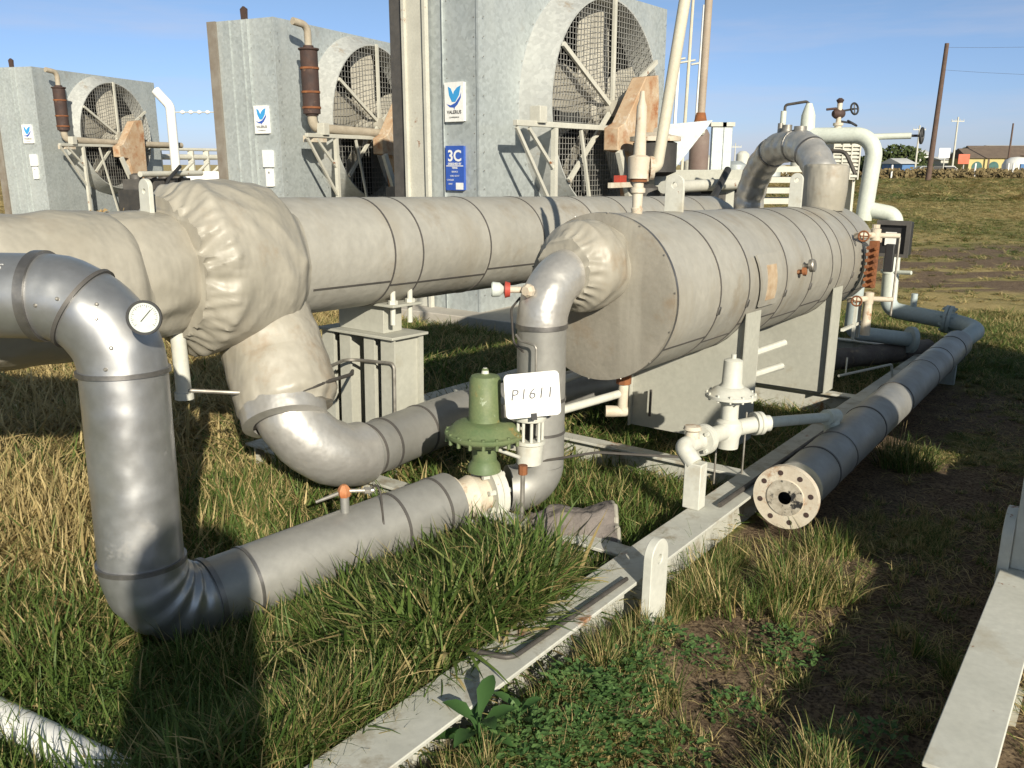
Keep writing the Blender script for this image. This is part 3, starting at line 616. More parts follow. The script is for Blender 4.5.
# ------------------------------------------------------------------ riser pipe from the near vessel's nozzle down to the valve
RR = 0.108
rs = thing('riser_pipe', 'shiny metal-clad riser elbowing down from the near vessel nozzle, behind the white card', 'insulated pipe', S(3.12, -2.06, 0.1))
rp = fillet([S(3.34, -2.045, 1.215), S(3.025, -2.06, 1.215), S(3.09, -2.09, 0.235), S(2.97, -2.19, 0.24)], [0.20, 0.12], 12)
MB().sweep(dense(rp[0:14], 0.015), lambda i, a, p: RR + 0.004 + 0.003 * nz(p, 14) + 0.002 * nz(p, 40), 56).build('elbow', 'alu_bright', rs, smooth=50)
MB().sweep(dense(rp[13:15], 0.1), RR, 48).build('vertical_pipe', 'alu_grey', rs)
MB().sweep(dense(rp[14:], 0.03), RR, 48).build('lower_elbow', 'alu_grey', rs)
MB().ring(rp[13], ZUP, RR, 0.02, 0.007, 56).build('band', 'band', rs); MB().ring(rp[13].lerp(rp[14], .52), ZUP, RR, 0.015, 0.004, 56).build('band', 'band', rs)
MB().ring(rp[13].lerp(rp[14], .76), ZUP, RR, 0.012, 0.004, 56).build('band', 'seam', rs)
tl = -Pv * 0.80 - Av * 0.6; tl.normalize(); fr = (-Av * 0.80 + Pv * .25).normalized(); rt = (Pv * .7 - Av * .7).normalized()
rc = S(3.055, -2.07, 0.97)
MB().sweep(fillet([rc + fr * .09 + ZUP * .0 + tl * .09, rc + fr * .13 + tl * .06 + ZUP * -.02, rc + fr * .135 + rt * 0.05 - ZUP * .03, rc + fr * .135 + rt * .05 - ZUP * .36], .02), 0.005, 8).build('tubing', 'steel', rs)
MB().sweep(fillet([rc + tl * .10 + ZUP * .15, rc + tl * .14 + ZUP * .10, rc + tl * .13 - ZUP * .05, rc + fr * .12 + tl * .05 - ZUP * .07], .03), 0.005, 8).build('tubing', 'darktube', rs)
tv = thing('instrument_valve', 'small valve with red handle and pale dial high on the riser elbow', 'valve', rc + tl * .1 + ZUP * .16)
vo = S(3.06, -2.09, 1.16) - Av * 0.10
MB().cyl(vo, vo + tl * .10, 0.014, seg=12).build('stem', 'white_rusty', tv)
MB().lathe(vo + tl * .075 - Av * .0, tl, [(0, .03), (.022, .036), (.028, .012)], 14).build('red_handle', 'red', tv)
MB().lathe(vo + tl * .10, tl, [(0, .012), (.02, .03), (.05, .033), (.055, .028)], 18).build('dial', 'gauge_face', tv)
MB().lathe(vo - tl * .02 - Av * .02, -Av, [(0, .028), (.02, .03), (.035, .02)], 8).build('hex_plug', 'white_rusty', tv)

# ------------------------------------------------------------------ green control valve and its white body
gv = thing('control_valve', 'green diaphragm control valve with rust ring standing on a white flanged body', 'valve', S(2.82, -2.20, 0.2))
gp = S(2.83, -2.215, 0)
def gN(h): return gp + Nv * h
MB().lathe(gN(0.575), Nv, [(0, .10), (.012, .075), (.03, .071), (0.20, .068), (.215, .06), (.222, .02), (.228, .014), (.245, .014), (.25, .006)], 36).build('spring_column', 'green', gv, bevel=0)
MB().lathe(gN(0.795), Nv, [(0, .018), (.02, .014), (.03, .008)], 12).build('vent_cap', 'white', gv)
MB().lathe(gN(0.545), Nv, [(0, .165), (.008, .15), (.03, .135), (.045, .10), (.048, .07)], 48).build('upper_bowl', 'green', gv)
MB().lathe(gN(0.505), Nv, [(0, .12), (.004, .150), (.016, .172), (.024, .176), (.036, .176), (.04, .165)], 48).build('diaphragm_rim', 'green', gv)
MB().lathe(gN(0.478), Nv, [(0, .06), (.006, .10), (.028, .13)], 36).build('lower_bowl', 'green', gv)
b = MB(); bolts(b, gN(0.525), Nv, 0.166, 18, 0.008, 0.05); b.build('rim_bolts', 'green', gv)
MB().ring(gN(0.566), Nv, 0.118, 0.006, 0.004, 48).build('rust_ring', 'rust', gv, label='rusty ring round the bowl')
MB().lathe(gN(0.36), Nv, [(0, .075), (.03, .07), (.05, .055), (.12, .055)], 24).build('bonnet', 'green', gv)
bd_ = (S(2.99, -2.17, .24) - P3).normalized()
MB().lathe(P3 - bd_ * 0.03, bd_, [(0, .10), (0, .122), (.035, .122), (.035, .105), (.06, .105), (.06, .10)], 40).build('end_flange', 'white_rusty', gv)
MB().lathe(P3 + bd_ * .03, bd_, [(0, .08), (.03, .085), (.075, .10), (.12, .085), (.15, .08)], 32).build('valve_body', 'white_rusty', gv)
MB().lathe(P3 + bd_ * .175, bd_, [(0, .06), (0, .128), (.028, .128), (.03, .12), (.034, .128), (.062, .128), (.062, .08)], 40).build('end_flange', 'white', gv)
b = MB(); bolts(b, P3 + bd_ * .20, bd_, 0.104, 8, 0.012, 0.11); b.build('flange_bolts', 'white', gv)
MB().box(P3 + bd_ * .12 - ZUP * .17, Vector((0.045, 0, 0)), Vector((0, 0.03, 0)), Vector((0, 0, 0.08))).build('pedestal', 'beam', gv)
# positioner bracket right of the bonnet and hand-written card
po = thing('valve_positioner', 'small white cylindrical positioner and tubing below the hand-written card', 'instrument', S(2.9, -2.02, .3))
pc = S(2.94, -2.05, 0)
MB().lathe(pc + Nv * .40, Nv, [(0, .055), (.09, .062), (.095, .07), (.11, .07)], 24).build('housing', 'white', po)
MB().lathe(pc + Nv * .60, Nv, [(0, .07), (.02, .075), (.035, .072)], 28).build('cap', 'white', po)
for k in range(5):
    a = R(200 + k * 38); MB().cyl(pc + Nv * .51 + Vector((math.cos(a), math.sin(a), 0)) * .055, pc + Nv * .60 + Vector((math.cos(a), math.sin(a), 0)) * .055, .007, seg=8).build('rod', 'white', po)
MB().cyl(pc + Nv * .51, pc + Nv * .60, .018, seg=12).build('spindle', 'dark', po)
MB().box(pc + Nv * .55 - Pv * .09 - Av * .02, Pv * .05, Av * .018, Nv * .008).box(pc + Nv * .47 - Pv * .08 - Av * .03, Pv * .045, Av * .014, Nv * .012).build('bracket', 'white', po)
MB().sweep(fillet([pc + Nv * .44 - Av * .07 - Pv * .02, pc + Nv * .455 - Av * .09 - Pv * .10, pc + Nv * .54 - Av * .06 - Pv * .14, pc + Nv * .58 - Pv * .05], .03), .006, 8).build('tubing', 'darktube', po)
MB().sweep([pc + Nv * .455 - Av * .10 + Pv * .02, pc + Nv * .48 - Av * .12 - Pv * .14], .008, 8).build('lever', 'white', po)
st = S(2.80, -1.985, 0)
MB().cyl(st + Nv * .12, st + Nv * .42, .010, .010, 10).build('post', 'steel', po); MB().cyl(st + Nv * .40, st + Nv * .44, .02, .02, 8).build('clamp', 'rust', po)
sg = thing('number_card', 'white rounded card hand-lettered P1611, held in front of the riser', 'sign', S(2.83, -2.05, .6))
so_ = Vector((-0.0, 0, 0)) + S(2.86, -1.985, 0.735)
sx = Vector((1, 0.16, 0.055)).normalized(); sz_ = sx.cross(Vector((0, 0.1, 1))).normalized(); sy = sz_.cross(sx); 
if sz_.y > 0: sz_ = -sz_
def rrect(w, h, r, n=5):
    o = []
    for cx, cy, a0 in ((w - r, h - r, 0), (-w + r, h - r, 90), (-w + r, -h + r, 180), (w - r, -h + r, 270)):
        for k in range(n + 1): a = R(a0 + 90 * k / n); o.append((cx + r * math.cos(a), cy + r * math.sin(a)))
    return o
MB().prism(rrect(.118, .095, .02), so_, sx, sy, -0.006 if sx.cross(sy).y < 0 else 0.006).build('card', 'sign', sg)
text_mesh('P1611', 0.066, so_ + sz_ * 0.0020 + sy * .004 - sx * .004, sx, sy, 'ink', 'lettering', sg, depth=0.0006, shear=0.18, bold=-0.0006, spacing=1.15)
MB().box(so_ + sy * -.093 + sz_ * .004, sx * .012, sy * .014, sz_ * .005).build('clip', 'black', sg)

# ------------------------------------------------------------------ white control valve on the skid beam
wv = thing('control_valve', 'white diaphragm control valve standing between the skid beam and the near saddle', 'valve', S(3.4, -1.46, 0.2))
MB().sbox(3.355, 3.425, -1.50, -1.42, 0.2, 0.41).build('post', 'white', wv, bevel=.004)
wl = fillet([S(3.39, -1.47, .40), S(3.40, -1.535, .465), S(3.84, -1.49, .455), S(3.98, -1.40, .47), S(4.02, -1.36, .47)], [.03, .05, .05], 5)
MB().sweep(wl, .040, 20).build('inlet_pipe', 'white', wv)
d0 = (S(3.84, -1.49, .455) - S(3.40, -1.535, .465)).normalized(); w0 = S(3.55, -1.52, .46)
MB().lathe(w0, d0, [(0, .04), (0, .072), (.022, .072), (.026, .065), (.03, .072), (.05, .072), (.05, .04)], 28).build('flange', 'white', wv)
b = MB(); bolts(b, w0 + d0 * .025, d0, .057, 4, .009, .085); b.build('flange_bolts', 'white', wv)
MB().lathe(S(3.48, -1.527, .49), Nv, [(0, .035), (.03, .03), (.04, .042), (.055, .036), (.06, .01)], 16).build('rusty_cap', 'white_rusty', wv)
wp = S(3.82, -1.49, 0)
MB().lathe(wp + Nv * .37, Nv, [(0, .04), (.0, .052), (.05, .055), (.09, .07), (.13, .06), (.145, .04)], 24).build('valve_body', 'white', wv)
MB().lathe(wp + Nv * .515, Nv, [(0, .042), (.07, .042), (.075, .05), (.095, .05)], 20).build('bonnet', 'white', wv)
MB().lathe(wp + Nv * .60, Nv, [(0, .05), (.012, .09), (.022, .122), (.036, .122), (.04, .108), (.062, .085), (.075, .06)], 40).build('diaphragm_case', 'white', wv)
b = MB(); bolts(b, wp + Nv * .63, Nv, .113, 12, .006, .036); b.build('case_bolts', 'white', wv)
MB().lathe(wp + Nv * .67, Nv, [(0, .062), (.02, .048), (.13, .045), (.136, .035), (.14, .012), (.16, .012), (.162, .0)], 28).build('spring_column', 'white', wv)
MB().lathe(S(3.96, -1.42, .47), (S(4.1, -1.3, .47) - S(3.9, -1.45, .47)), [(0, .04), (0, .058), (.018, .058), (.022, .05), (.026, .058), (.045, .058), (.045, .04)], 24).build('flange', 'white', wv)
MB().sweep(fillet([S(4.0, -1.385, .47), S(4.08, -1.345, .468), S(4.60, -1.235, .40), S(4.70, -1.21, .39)], [.06, .06], 5), .027, 18).build('outlet_pipe', 'pale', wv)
MB().lathe(S(4.57, -1.24, .404), S(1, .2, -.1) - S(0, 0, 0), [(0, .03), (0, .042), (.11, .042), (.11, .03)], 20).cyl(S(4.63, -1.228, .40), S(4.63, -1.215, .28), .042, seg=20).build('tee', 'pale', wv)
MB().cyl(S(3.97, -1.46, .2), S(3.97, -1.46, .52), .005, seg=6).cyl(S(3.86, -1.56, .15), S(3.86, -1.56, .42), .005, seg=6).build('thin_rods', 'steel', wv)
MB().sweep(fillet([S(3.35, -1.53, .43), S(3.1, -1.8, .46), S(3.0, -2.02, .40)], .1), .006, 6).build('tubing', 'darktube', wv)

# ------------------------------------------------------------------ big flanged pipe on the right
bp = thing('flanged_pipe', 'long grey clad pipe along the skid ending in an open white bolt-hole flange', 'insulated pipe', S(3.7, -1.15, 0))
RP = 0.121
b0_, b1_ = S(3.84, -1.145, 0.235), S(8.30, -1.19, 0.29)
bdv = (b1_ - b0_).normalized()
MB().cyl(b0_, b1_, RP, seg=56).build('cladding', 'alu_grey', bp)
for s_ in (0.30, 0.62, 1.25, 2.0, 2.9, 3.5, 4.1): MB().ring(b0_ + bdv * s_, bdv, RP, 0.014, 0.004, 56).build('band', 'band' if s_ in (0.62, 2.9, 3.5) else 'seam', bp)
MB().sweep([b0_ - bdv * .13, b0_ + bdv * .02], .088, 40, cap=False).build('bare_pipe_end', 'pale', bp)
n = 48; fo = b0_ - bdv * 0.165; fu = (ZUP - bdv * ZUP.dot(bdv)).normalized(); fx = bdv.cross(fu)
RFL = 0.148
MB().lathe(fo, bdv, [(0, .062), (-.004, .064), (-.004, .085), (0, .087), (0.0, RFL), (.034, RFL), (.034, .062)], 64, cap=False).build('flange', 'white_rusty', bp, label='open white flange with rust streaks')
hb = MB()
for k in range(8):
    a = R(22.5 + 45 * k + 8); c = fo + (fu * math.cos(a) + fx * math.sin(a)) * 0.117
    hb.lathe(c - bdv * .0015, bdv, [(0, .0), (0, .0125), (.001, .0125)], 12, cap=False)
hb.build('bolt_holes', 'muffler', bp)
MB().lathe(fo + bdv * .034, bdv, [(0, .062), (-.028, .060), (-.02, .058), (0.06, .05), (.06, .0)], 32, cap=False).build('pipe_bore', 'dark', bp)
MB().lathe(fo - bdv * .0055, bdv, [(0, .030), (.001, .05), (.0, .083), (.002, .084)], 32, cap=False).build('torn_gasket', mat('torn_cover', (0.50, 0.46, 0.38), (0.30, 0.26, 0.20), 30, 0.7, 0, spots=((0.02, 0.02, 0.02), 16, 0.50, 0.06)), bp)
# blue-grey end piping
RE = 0.078
bl = thing('end_piping', 'blue grey pipe looping from the flanged pipe\'s far end to a pale riser', 'pipe', S(9.2, -1.9, 0.1))
lpth = fillet([S(8.22, -1.19, .29), S(9.15, -1.12, .34), S(9.25, -2.0, .42), S(9.25, -2.03, 1.36), S(9.22, -2.36, 1.42)], [.30, .12, .10], 10)
MB().sweep(lpth[:22], RE, 28).build('looping_pipe', 'blue_grey', bl)
MB().sweep(lpth[21:], RE, 28).build('riser', 'pale', bl)
fa = S(9.22, -1.40, .375); fd = -Pv + Nv * .08
for k in (0, 1):
    MB().lathe(fa + fd.normalized() * (.036 * k), fd, [(0, .07), (0, .135), (.030, .135), (.030, .07)], 32).build('flange', 'blue_grey', bl)
b = MB(); bolts(b, fa + fd.normalized() * .033, fd, .112, 8, .012, .12); b.build('flange_bolts', 'blue_grey', bl)
MB().cyl(S(9.23, -1.76, .45), S(9.23, -1.76, .60), .03, .03, 12).build('vent_stub', 'blue_grey', bl)
MB().ring(S(9.25, -2.025, .80), ZUP, RE, .03, .006, 32).cyl(S(9.2, -1.97, .80), S(9.15, -1.80, .81), .02, seg=8).build('clamp', 'pale', bl)
MB().sbox(7.9, 7.96, -1.24, -1.12, 0, .17).build('foot', 'blue_grey', bl)
tw = thing('tall_white_pipe', 'tall pale pipe turning left above the far end of the near vessel', 'pipe', S(9.2, -2.34, 1.3))
MB().sweep(fillet([S(9.2, -2.32, 1.30), S(9.2, -2.275, 2.125), S(9.2, -2.93, 2.13)], .20, 12), .080, 32).build('bent_pipe', 'pale', tw)
MB().lathe(S(9.2, -2.965, 2.03), ZUP, [(0, .06), (0, .078), (.30, .070), (.36, .052), (.42, .030), (.425, 0)], 28).build('vertical_stub', 'pale', tw)
MB().sweep(fillet([S(9.2, -2.965, 2.44), S(9.2, -3.0, 2.47), S(9.15, -3.20, 2.44), S(9.15, -3.20, 2.05)], .03), .014, 8).build('vent_tube', 'darktube', tw)
MB().cyl(S(9.15, -3.21, 1.9), S(9.15, -3.21, 2.38), .03, seg=12).build('vent_pipe', 'pale', tw)
vt = S(9.2, -2.66, 2.17)
MB().lathe(vt, ZUP, [(0, .04), (.05, .035), (.055, .05), (.08, .05), (.085, .025), (.28, .025)], 14).build('top_valve_stem', 'white_rusty', tw)
MB().lathe(vt + ZUP * .17 - Vector((.06, 0, 0)), (1, .2, 0), [(0, .03), (.03, .05), (.09, .05), (.12, .03)], 12).lathe(vt + ZUP * .26, ZUP, [(0, .02), (.04, .04), (.06, .015)], 10).lathe(vt + ZUP * .24 + Vector((-.13, 0, -.03)), (1, 0, .1), [(0, .012), (.1, .012)], 8).build('top_valve_body', 'muffler', tw)
def handwheel(mb, c, d, r, t=.008):
    d = Vector(d).normalized(); u = ZUP if abs(d.z) < .9 else Vector((1, 0, 0)); u = (u - d * u.dot(d)).normalized(); w = d.cross(u)
    mb.sweep([Vector(c) + (u * math.cos(2 * math.pi * k / 20) + w * math.sin(2 * math.pi * k / 20)) * r for k in range(21)], t, 8, cap=False)
    for k in range(4):
        a = math.pi / 2 * k; mb.cyl(c, Vector(c) + (u * math.cos(a) + w * math.sin(a)) * r, t * .7, seg=6)
    return mb
handwheel(MB().cyl(vt + ZUP * .19, vt + Vector((.17, .05, .22)), .01, seg=6), vt + Vector((.17, .05, .22)), (.6, -1, .2), .055, .010).build('handwheel', 'black', tw)
handwheel(MB().cyl(vt + ZUP * .10, vt + Vector((.16, .05, .08)), .01, seg=6), vt + Vector((.16, .05, .08)), (.5, -.3, 1), .05, .010).build('handwheel', 'black', tw)
MB().cyl(S(9.2, -2.36, 2.11), S(9.3, -1.98, 2.12), .03, seg=12).build('side_stub', 'pale', tw)
handwheel(MB().cyl(S(9.3, -1.98, 2.12), S(9.32, -1.88, 2.12), .012, seg=8), S(9.32, -1.89, 2.12), Pv, .07, .012).build('handwheel', 'black', tw)
MB().sweep(fillet([S(9.15, -3.0, 1.99), S(9.15, -2.55, 1.97), S(9.15, -2.43, 1.75)], .1), .02, 8).build('tracer_tube', 'darktube', tw)

# U bend over the vessel
ub = thing('arched_pipe', 'crinkled shiny metal pipe arching over the top of the near vessel', 'insulated pipe', S(6.7, -2.0, HA + RA))
u1, u2 = S(6.72, -2.0, HA + RA - .02), S(7.5, -2.88, 0.5)
utop = 1.91
up_ = fillet([u1, S(6.72, -2.0, utop + .02), S(7.5, -2.88, utop + .02), u2], [.55, .55], 16)
upd = dense(up_[1:35], .02)
MB().sweep(upd, lambda i, a, p: .117 + .010 * abs(math.sin(i * .62)) + .004 * nz(p, 15), 48).build('arch', 'alu_bright', ub, smooth=50)
MB().sweep(dense(up_[34:], .1), .118, 40).build('far_leg', 'alu_bright', ub)
jk = dense([S(6.72, -2.0, HA + RA - .03), S(6.72, -2.0, utop - .13)], .012)
MB().sweep(jk, lambda i, a, p: .152 + .012 * math.sin(i / len(jk) * 3.1) - .03 * float(sstep(i / len(jk), .93, 1)) + .008 * nz(p, 8) + .004 * math.sin(a * 14) * float(sstep(i / len(jk), .8, 1)), 64).build('leg_cover', 'cloth', ub, label='cloth cover on the leg standing on the vessel', smooth=60)
for i in (12, 17, 22): MB().ring(up_[i], up_[i + 1] - up_[i - 1], .119, .02, .009, 48).build('band', 'band', ub)
MB().cyl(up_[18] + Nv * .09, up_[18] + Nv * .17, .04, seg=14).cyl(up_[20] + Nv * .08 , up_[20] + Nv * .20, .022, seg=12).cyl(up_[16] + Nv * .11 , up_[16] + Nv * .15, .05, seg=12).build('top_fittings', 'steel', ub)
hdv = thing('grey_drum', 'low grey insulated drum end just visible between the legs of the arched pipe', 'tank', S(7.6, -2.7, 0))
MB().lathe(S(7.4, -2.75, 1.10), Av, [(0, .05), (.03, .25), (.1, .33), (1.6, .33), (1.7, .25), (1.74, .04)], 48).build('drum', 'jacket', hdv)
MB().sbox(7.6, 7.64, -2.95, -2.55, 0, .82).sbox(8.7, 8.74, -2.95, -2.55, 0, .82).build('saddles', 'saddle', hdv)

# level gauge column, black box, lower stubs near the vessel's far end
lg = thing('level_gauge', 'rusty bolted level gauge column with white valves on the near vessel side', 'level gauge', S(6.72, -1.60, .6))
lc = lambda al, pe, h: S(al, pe, h)
MB().sbox(6.57, 6.63, -1.60, -1.54, .90, 1.24).build('gauge_glass_body', 'rust', lg, bevel=.004)
b = MB()
for k in range(7):
    for q in (-.028, .028): b.cyl(S(6.60, -1.60 + .03 + q - .0, .92 + k * .045) - Av * .06, S(6.60, -1.57 + q, .92 + k * .045) - Av * .02, .014, seg=6)
b.build('clamp_bolts', 'rust', lg)
for h in (.82, 1.28):
    MB().lathe(S(6.60, -1.57, h - .035), Nv, [(0, .025), (.0, .035), (.08, .035), (.085, .02)], 14).build('valve_block', 'white_rusty', lg)
    MB().cyl(S(6.42, -1.66, h), S(6.60, -1.57, h), .022, seg=12).cyl(S(6.60, -1.57, h), S(6.67, -1.42, h), .018, seg=10).build('side_arm', 'white_rusty', lg)
    handwheel(MB(), S(6.39, -1.60, h), -Av, .035, .006).build('handwheel', 'rust', lg)
MB().cyl(S(6.60, -1.57, .55), S(6.60, -1.57, .80), .035, .03, 14).build('drain_leg', 'white_rusty', lg)
MB().cyl(S(6.67, -1.42, .70), S(6.67, -1.42, 1.27), .008, seg=6).build('thin_tube', 'steel', lg)
MB().sbox(6.63, 6.67, -1.50, -1.44, 1.02, 1.22).build('dark_transmitter', 'black', lg, bevel=.005)
MB().sbox(6.2, 6.7, -1.64, -1.62, .62, .64).sbox(6.5, 6.52, -1.64, -1.62, .52, .80).sbox(6.62, 6.64, -1.64, -1.62, .52, .80).build('bracket', 'white', lg)
bb = thing('controller_box', 'black framed controller box with a white plate beside the level gauge', 'instrument box', S(7.3, -1.6, 1.1))
MB().sbox(7.22, 7.36, -1.70, -1.47, 1.10, 1.36).build('case', 'black', bb, bevel=.008)
MB().sbox(7.19, 7.218, -1.71, -1.46, 1.335, 1.37).sbox(7.19, 7.218, -1.71, -1.46, 1.09, 1.115).sbox(7.19, 7.218, -1.49, -1.46, 1.115, 1.335).build('door_frame', 'seam', bb)
MB().sbox(7.205, 7.217, -1.64, -1.56, 1.18, 1.28).build('white_plate', 'sign', bb)
MB().sbox(7.0, 7.2, -1.70, -1.66, 1.20, 1.26).cyl(S(7.05, -1.68, 1.12), S(7.05, -1.68, 1.34), .03, seg=10).build('mount', 'white_rusty', bb)
ls = thing('blind_flanged_stub', 'short blue grey stub pipe with a blind flange below the level gauge', 'pipe', S(7.9, -1.6, .2))
MB().sweep(fillet([S(7.55, -1.90, .80), S(7.60, -1.92, .40), S(7.95, -1.50, .34)], .1, 6), .062, 24).build('pipe', 'blue_grey', ls)
MB().lathe(S(7.93, -1.52, .34), S(.35, .42, -.04) - S(0, 0, 0), [(0, .06), (0, .115), (.04, .115), (.04, 0)], 28).build('flange', 'blue_grey', ls)
og = thing('old_insulated_pipe', 'brown weathered insulated pipe lying low behind the far saddle', 'insulated pipe', S(7.2, -1.8, .05))
ogp = dense(fillet([S(6.9, -2.2, .20), S(7.35, -1.95, .20), S(8.3, -1.42, .22)], .3), .03)
MB().sweep(ogp, lambda i, a, p: .088 + .014 * nz(p, 7) + .006 * nz(p, 22), 32).build('wrapping', 'cloth_old', og)
# small piping under the near vessel
sp_ = thing('drain_piping', 'thin white drain pipes under the near vessel ending at a rusty valve', 'pipe', S(4.3, -2.3, .3))
MB().sweep([S(3.6, -2.55, .36), S(4.38, -2.37, .40)], .024, 14).sweep([S(3.6, -2.75, .42), S(4.5, -2.62, .50)], .022, 12).build('thin_pipe', 'white', sp_)
MB().cyl(S(4.36, -2.36, .30), S(4.36, -2.36, .62), .030, seg=14).build('vertical_leg', 'white_rusty', sp_)
MB().lathe(S(4.36, -2.36, .46), Nv, [(0, .03), (.0, .045), (.10, .045), (.10, .03)], 8).build('rusty_union', 'rust', sp_)
MB().lathe(S(4.36, -2.36, .29), -Pv - Av * .7, [(-.03, .03), (.06, .035), (.10, .035), (.10, .02)], 14).build('plugged_tee', 'white_rusty', sp_)
MB().cyl(S(4.40, -2.20, .28), S(4.40, -2.20, .44), .008, seg=8).build('thin_rod', 'darktube', sp_)
gp2 = thing('gap_piping', 'bits of white tubing seen in the gap between the two saddles', 'pipe', S(5.2, -2.0, .3))
MB().cyl(S(4.9, -1.86, .60), S(5.25, -1.72, .66), .022, seg=10).cyl(S(4.9, -1.9, .45), S(5.3, -1.74, .50), .022, seg=10).cyl(S(5.0, -1.82, .25), S(5.0, -1.82, .66), .025, seg=12).build('tubing', 'white', gp2)
wt = thing('thin_rail', 'thin white rod rail on the ground frame beyond the far saddle', 'rail', S(6.6, -1.6, .2))
MB().sweep(fillet([S(6.2, -1.62, .30), S(6.9, -1.42, .30), S(6.92, -1.41, .2)], .03), .010, 8).cyl(S(6.3, -1.60, .30), S(6.3, -1.6, .42), .006, seg=6).build('rod', 'white', wt)
# relief valve on the vessel with slanting vent
rvv = thing('relief_valve', 'rusty cream relief valve on the near vessel with a tall slanting white vent pipe', 'valve', S(3.74, -2.0, HA + RA))
rb = S(3.74, -2.0, HA + RA - .01)
MB().lathe(rb, Nv, [(0, .024), (.03, .03), (.035, .024), (.10, .026), (.105, .036), (.125, .036), (.13, .026), (.17, .028)], 20).build('inlet', 'white_rusty', rvv)
MB().lathe(rb + Nv * .17, Nv, [(0, .035), (.0, .05), (.10, .055), (.11, .03), (.24, .026), (.33, .024), (.36, .014), (.40, .010)], 20).build('bonnet', 'white_rusty', rvv)
MB().lathe(rb + Nv * .155, Nv, [(0, .04), (.01, .042), (.02, .03)], 16).build('rust_collar', 'rust', rvv)
MB().sweep(fillet([rb + Nv * .22, rb + Nv * .22 + Vector((.085, -.01, 0)), rb + Nv * 1.2 + Vector((.20, .0, 0)), rb + Nv * 1.9 + Vector((.27, .0, 0))], [.03, 1], 5), .027, 18).build('vent_pipe', 'cream', rvv)
MB().lathe(rb + Nv * .22 + Vector((.05, 0, 0)), (1, 0, 0), flange_prof(.02, .02, .055), 20).build('outlet_flange', 'white_rusty', rvv)

# low pipe bottom-left, broken cladding, slab
gpi = thing('ground_pipe', 'smooth white pipe lying in the grass at the bottom left corner', 'pipe', S(.9, -2.3, 0))
gd1, gd2 = S(.885, -2.50, .055), S(.94, -2.09, .055); gdd = (gd2 - gd1).normalized()
MB().cyl(gd1 - gdd * 1.6, gd1 + gdd * 0.62, .056, seg=32).build('pipe', 'sign', gpi)
br = thing('broken_cladding', 'torn grey curved piece of old insulation lying by the green valve', 'debris', S(2.9, -1.85, 0))
vs = []; fs = []; NU, NVv = 14, 26
for lay, rr in ((0, .19), (1, .165)):
    for i in range(NU + 1):
        for j in range(NVv + 1):
            a = R(160 * (j / NVv) + 4); s_ = i / NU * .34 + .02 * math.sin(j * 1.7) * (i == 0)
            r_ = rr * (1 + .20 * nz((i * .17, j * .22, 0), 1) + .12 * nz((i * .5, j * .5, 2), 1) - .25 * (1 - i / NU)) 
            vs.append(S(2.80, -1.93, 0.09) + (Av * .6 + Pv * .8).normalized() * s_ + (Av * -.8 + Pv * .6).normalized() * math.cos(a) * r_ + Nv * (math.sin(a) * r_))
K = (NU + 1) * (NVv + 1)
for i in range(NU):
    for j in range(NVv):
        a = i * (NVv + 1) + j; fs += [(a, a + 1, a + NVv + 2, a + NVv + 1), (K + a, K + a + NVv + 1, K + a + NVv + 2, K + a + 1)]
for i in (0, NU):
    for j in range(NVv): a = i * (NVv + 1) + j; fs.append((a, a + 1, K + a + 1, K + a))
for i in range(NU):
    for j in (0, NVv): a = i * (NVv + 1) + j; fs.append((a, a + NVv + 1, K + a + NVv + 1, K + a))
MB().add(vs, fs).build('curved_shell', 'cloth_old', br, smooth=60)
rim = MB(); rp_ = []
for j in range(NVv + 1):
    a = R(160 * (j / NVv) + 4); rq = 1 + .20 * nz((NU * .17, j * .22, 0), 1) + .12 * nz((NU * .5, j * .5, 2), 1); rp_.append(S(2.80, -1.93, 0.09) + (Av * .6 + Pv * .8).normalized() * .345 + (Av * -.8 + Pv * .6).normalized() * math.cos(a) * .178 * rq + Nv * (math.sin(a) * .178 * rq))
rim.sweep(rp_, lambda i, a, p: .013 + .004 * nz(p, 30), 8).build('frayed_edge', 'cloth', br)
ww = MB()
for k in range(14):
    c = S(2.80 + random.uniform(-.12, .16), -1.92 + random.uniform(-.16, .12), random.uniform(.04, .12)); r_ = random.uniform(.03, .06)
    ww.sweep([c + Vector((0, 0, -r_)), c + Vector((0, 0, -r_ * .4)), c + Vector((0.01, 0, r_ * .3)), c + Vector((0, 0, r_ * .8))], lambda i, a, p, r_=r_: r_ * (.5, 1, .9, .3)[i] * (1 + .35 * nz(p, 30)), 9)
ww.build('loose_wool', 'fill', br, kind='stuff')
sl_ = thing('concrete_slab', 'pale raised concrete slab edge behind the slimmer vessel', 'slab', (-.6, 11.5, -.3))
c1 = S(7.3, -9.6, .02); c2 = S(7.5, -4.7, .02); dd = (c2 - c1).normalized(); nn_ = Vector((-dd.y, dd.x, 0))
MB().box((c1 + c2) / 2 + nn_ * 2.0 + ZUP * .02, dd * (c2 - c1).length / 2, nn_ * 2.0, ZUP * .09).build('slab', 'concrete', sl_, bevel=.01)

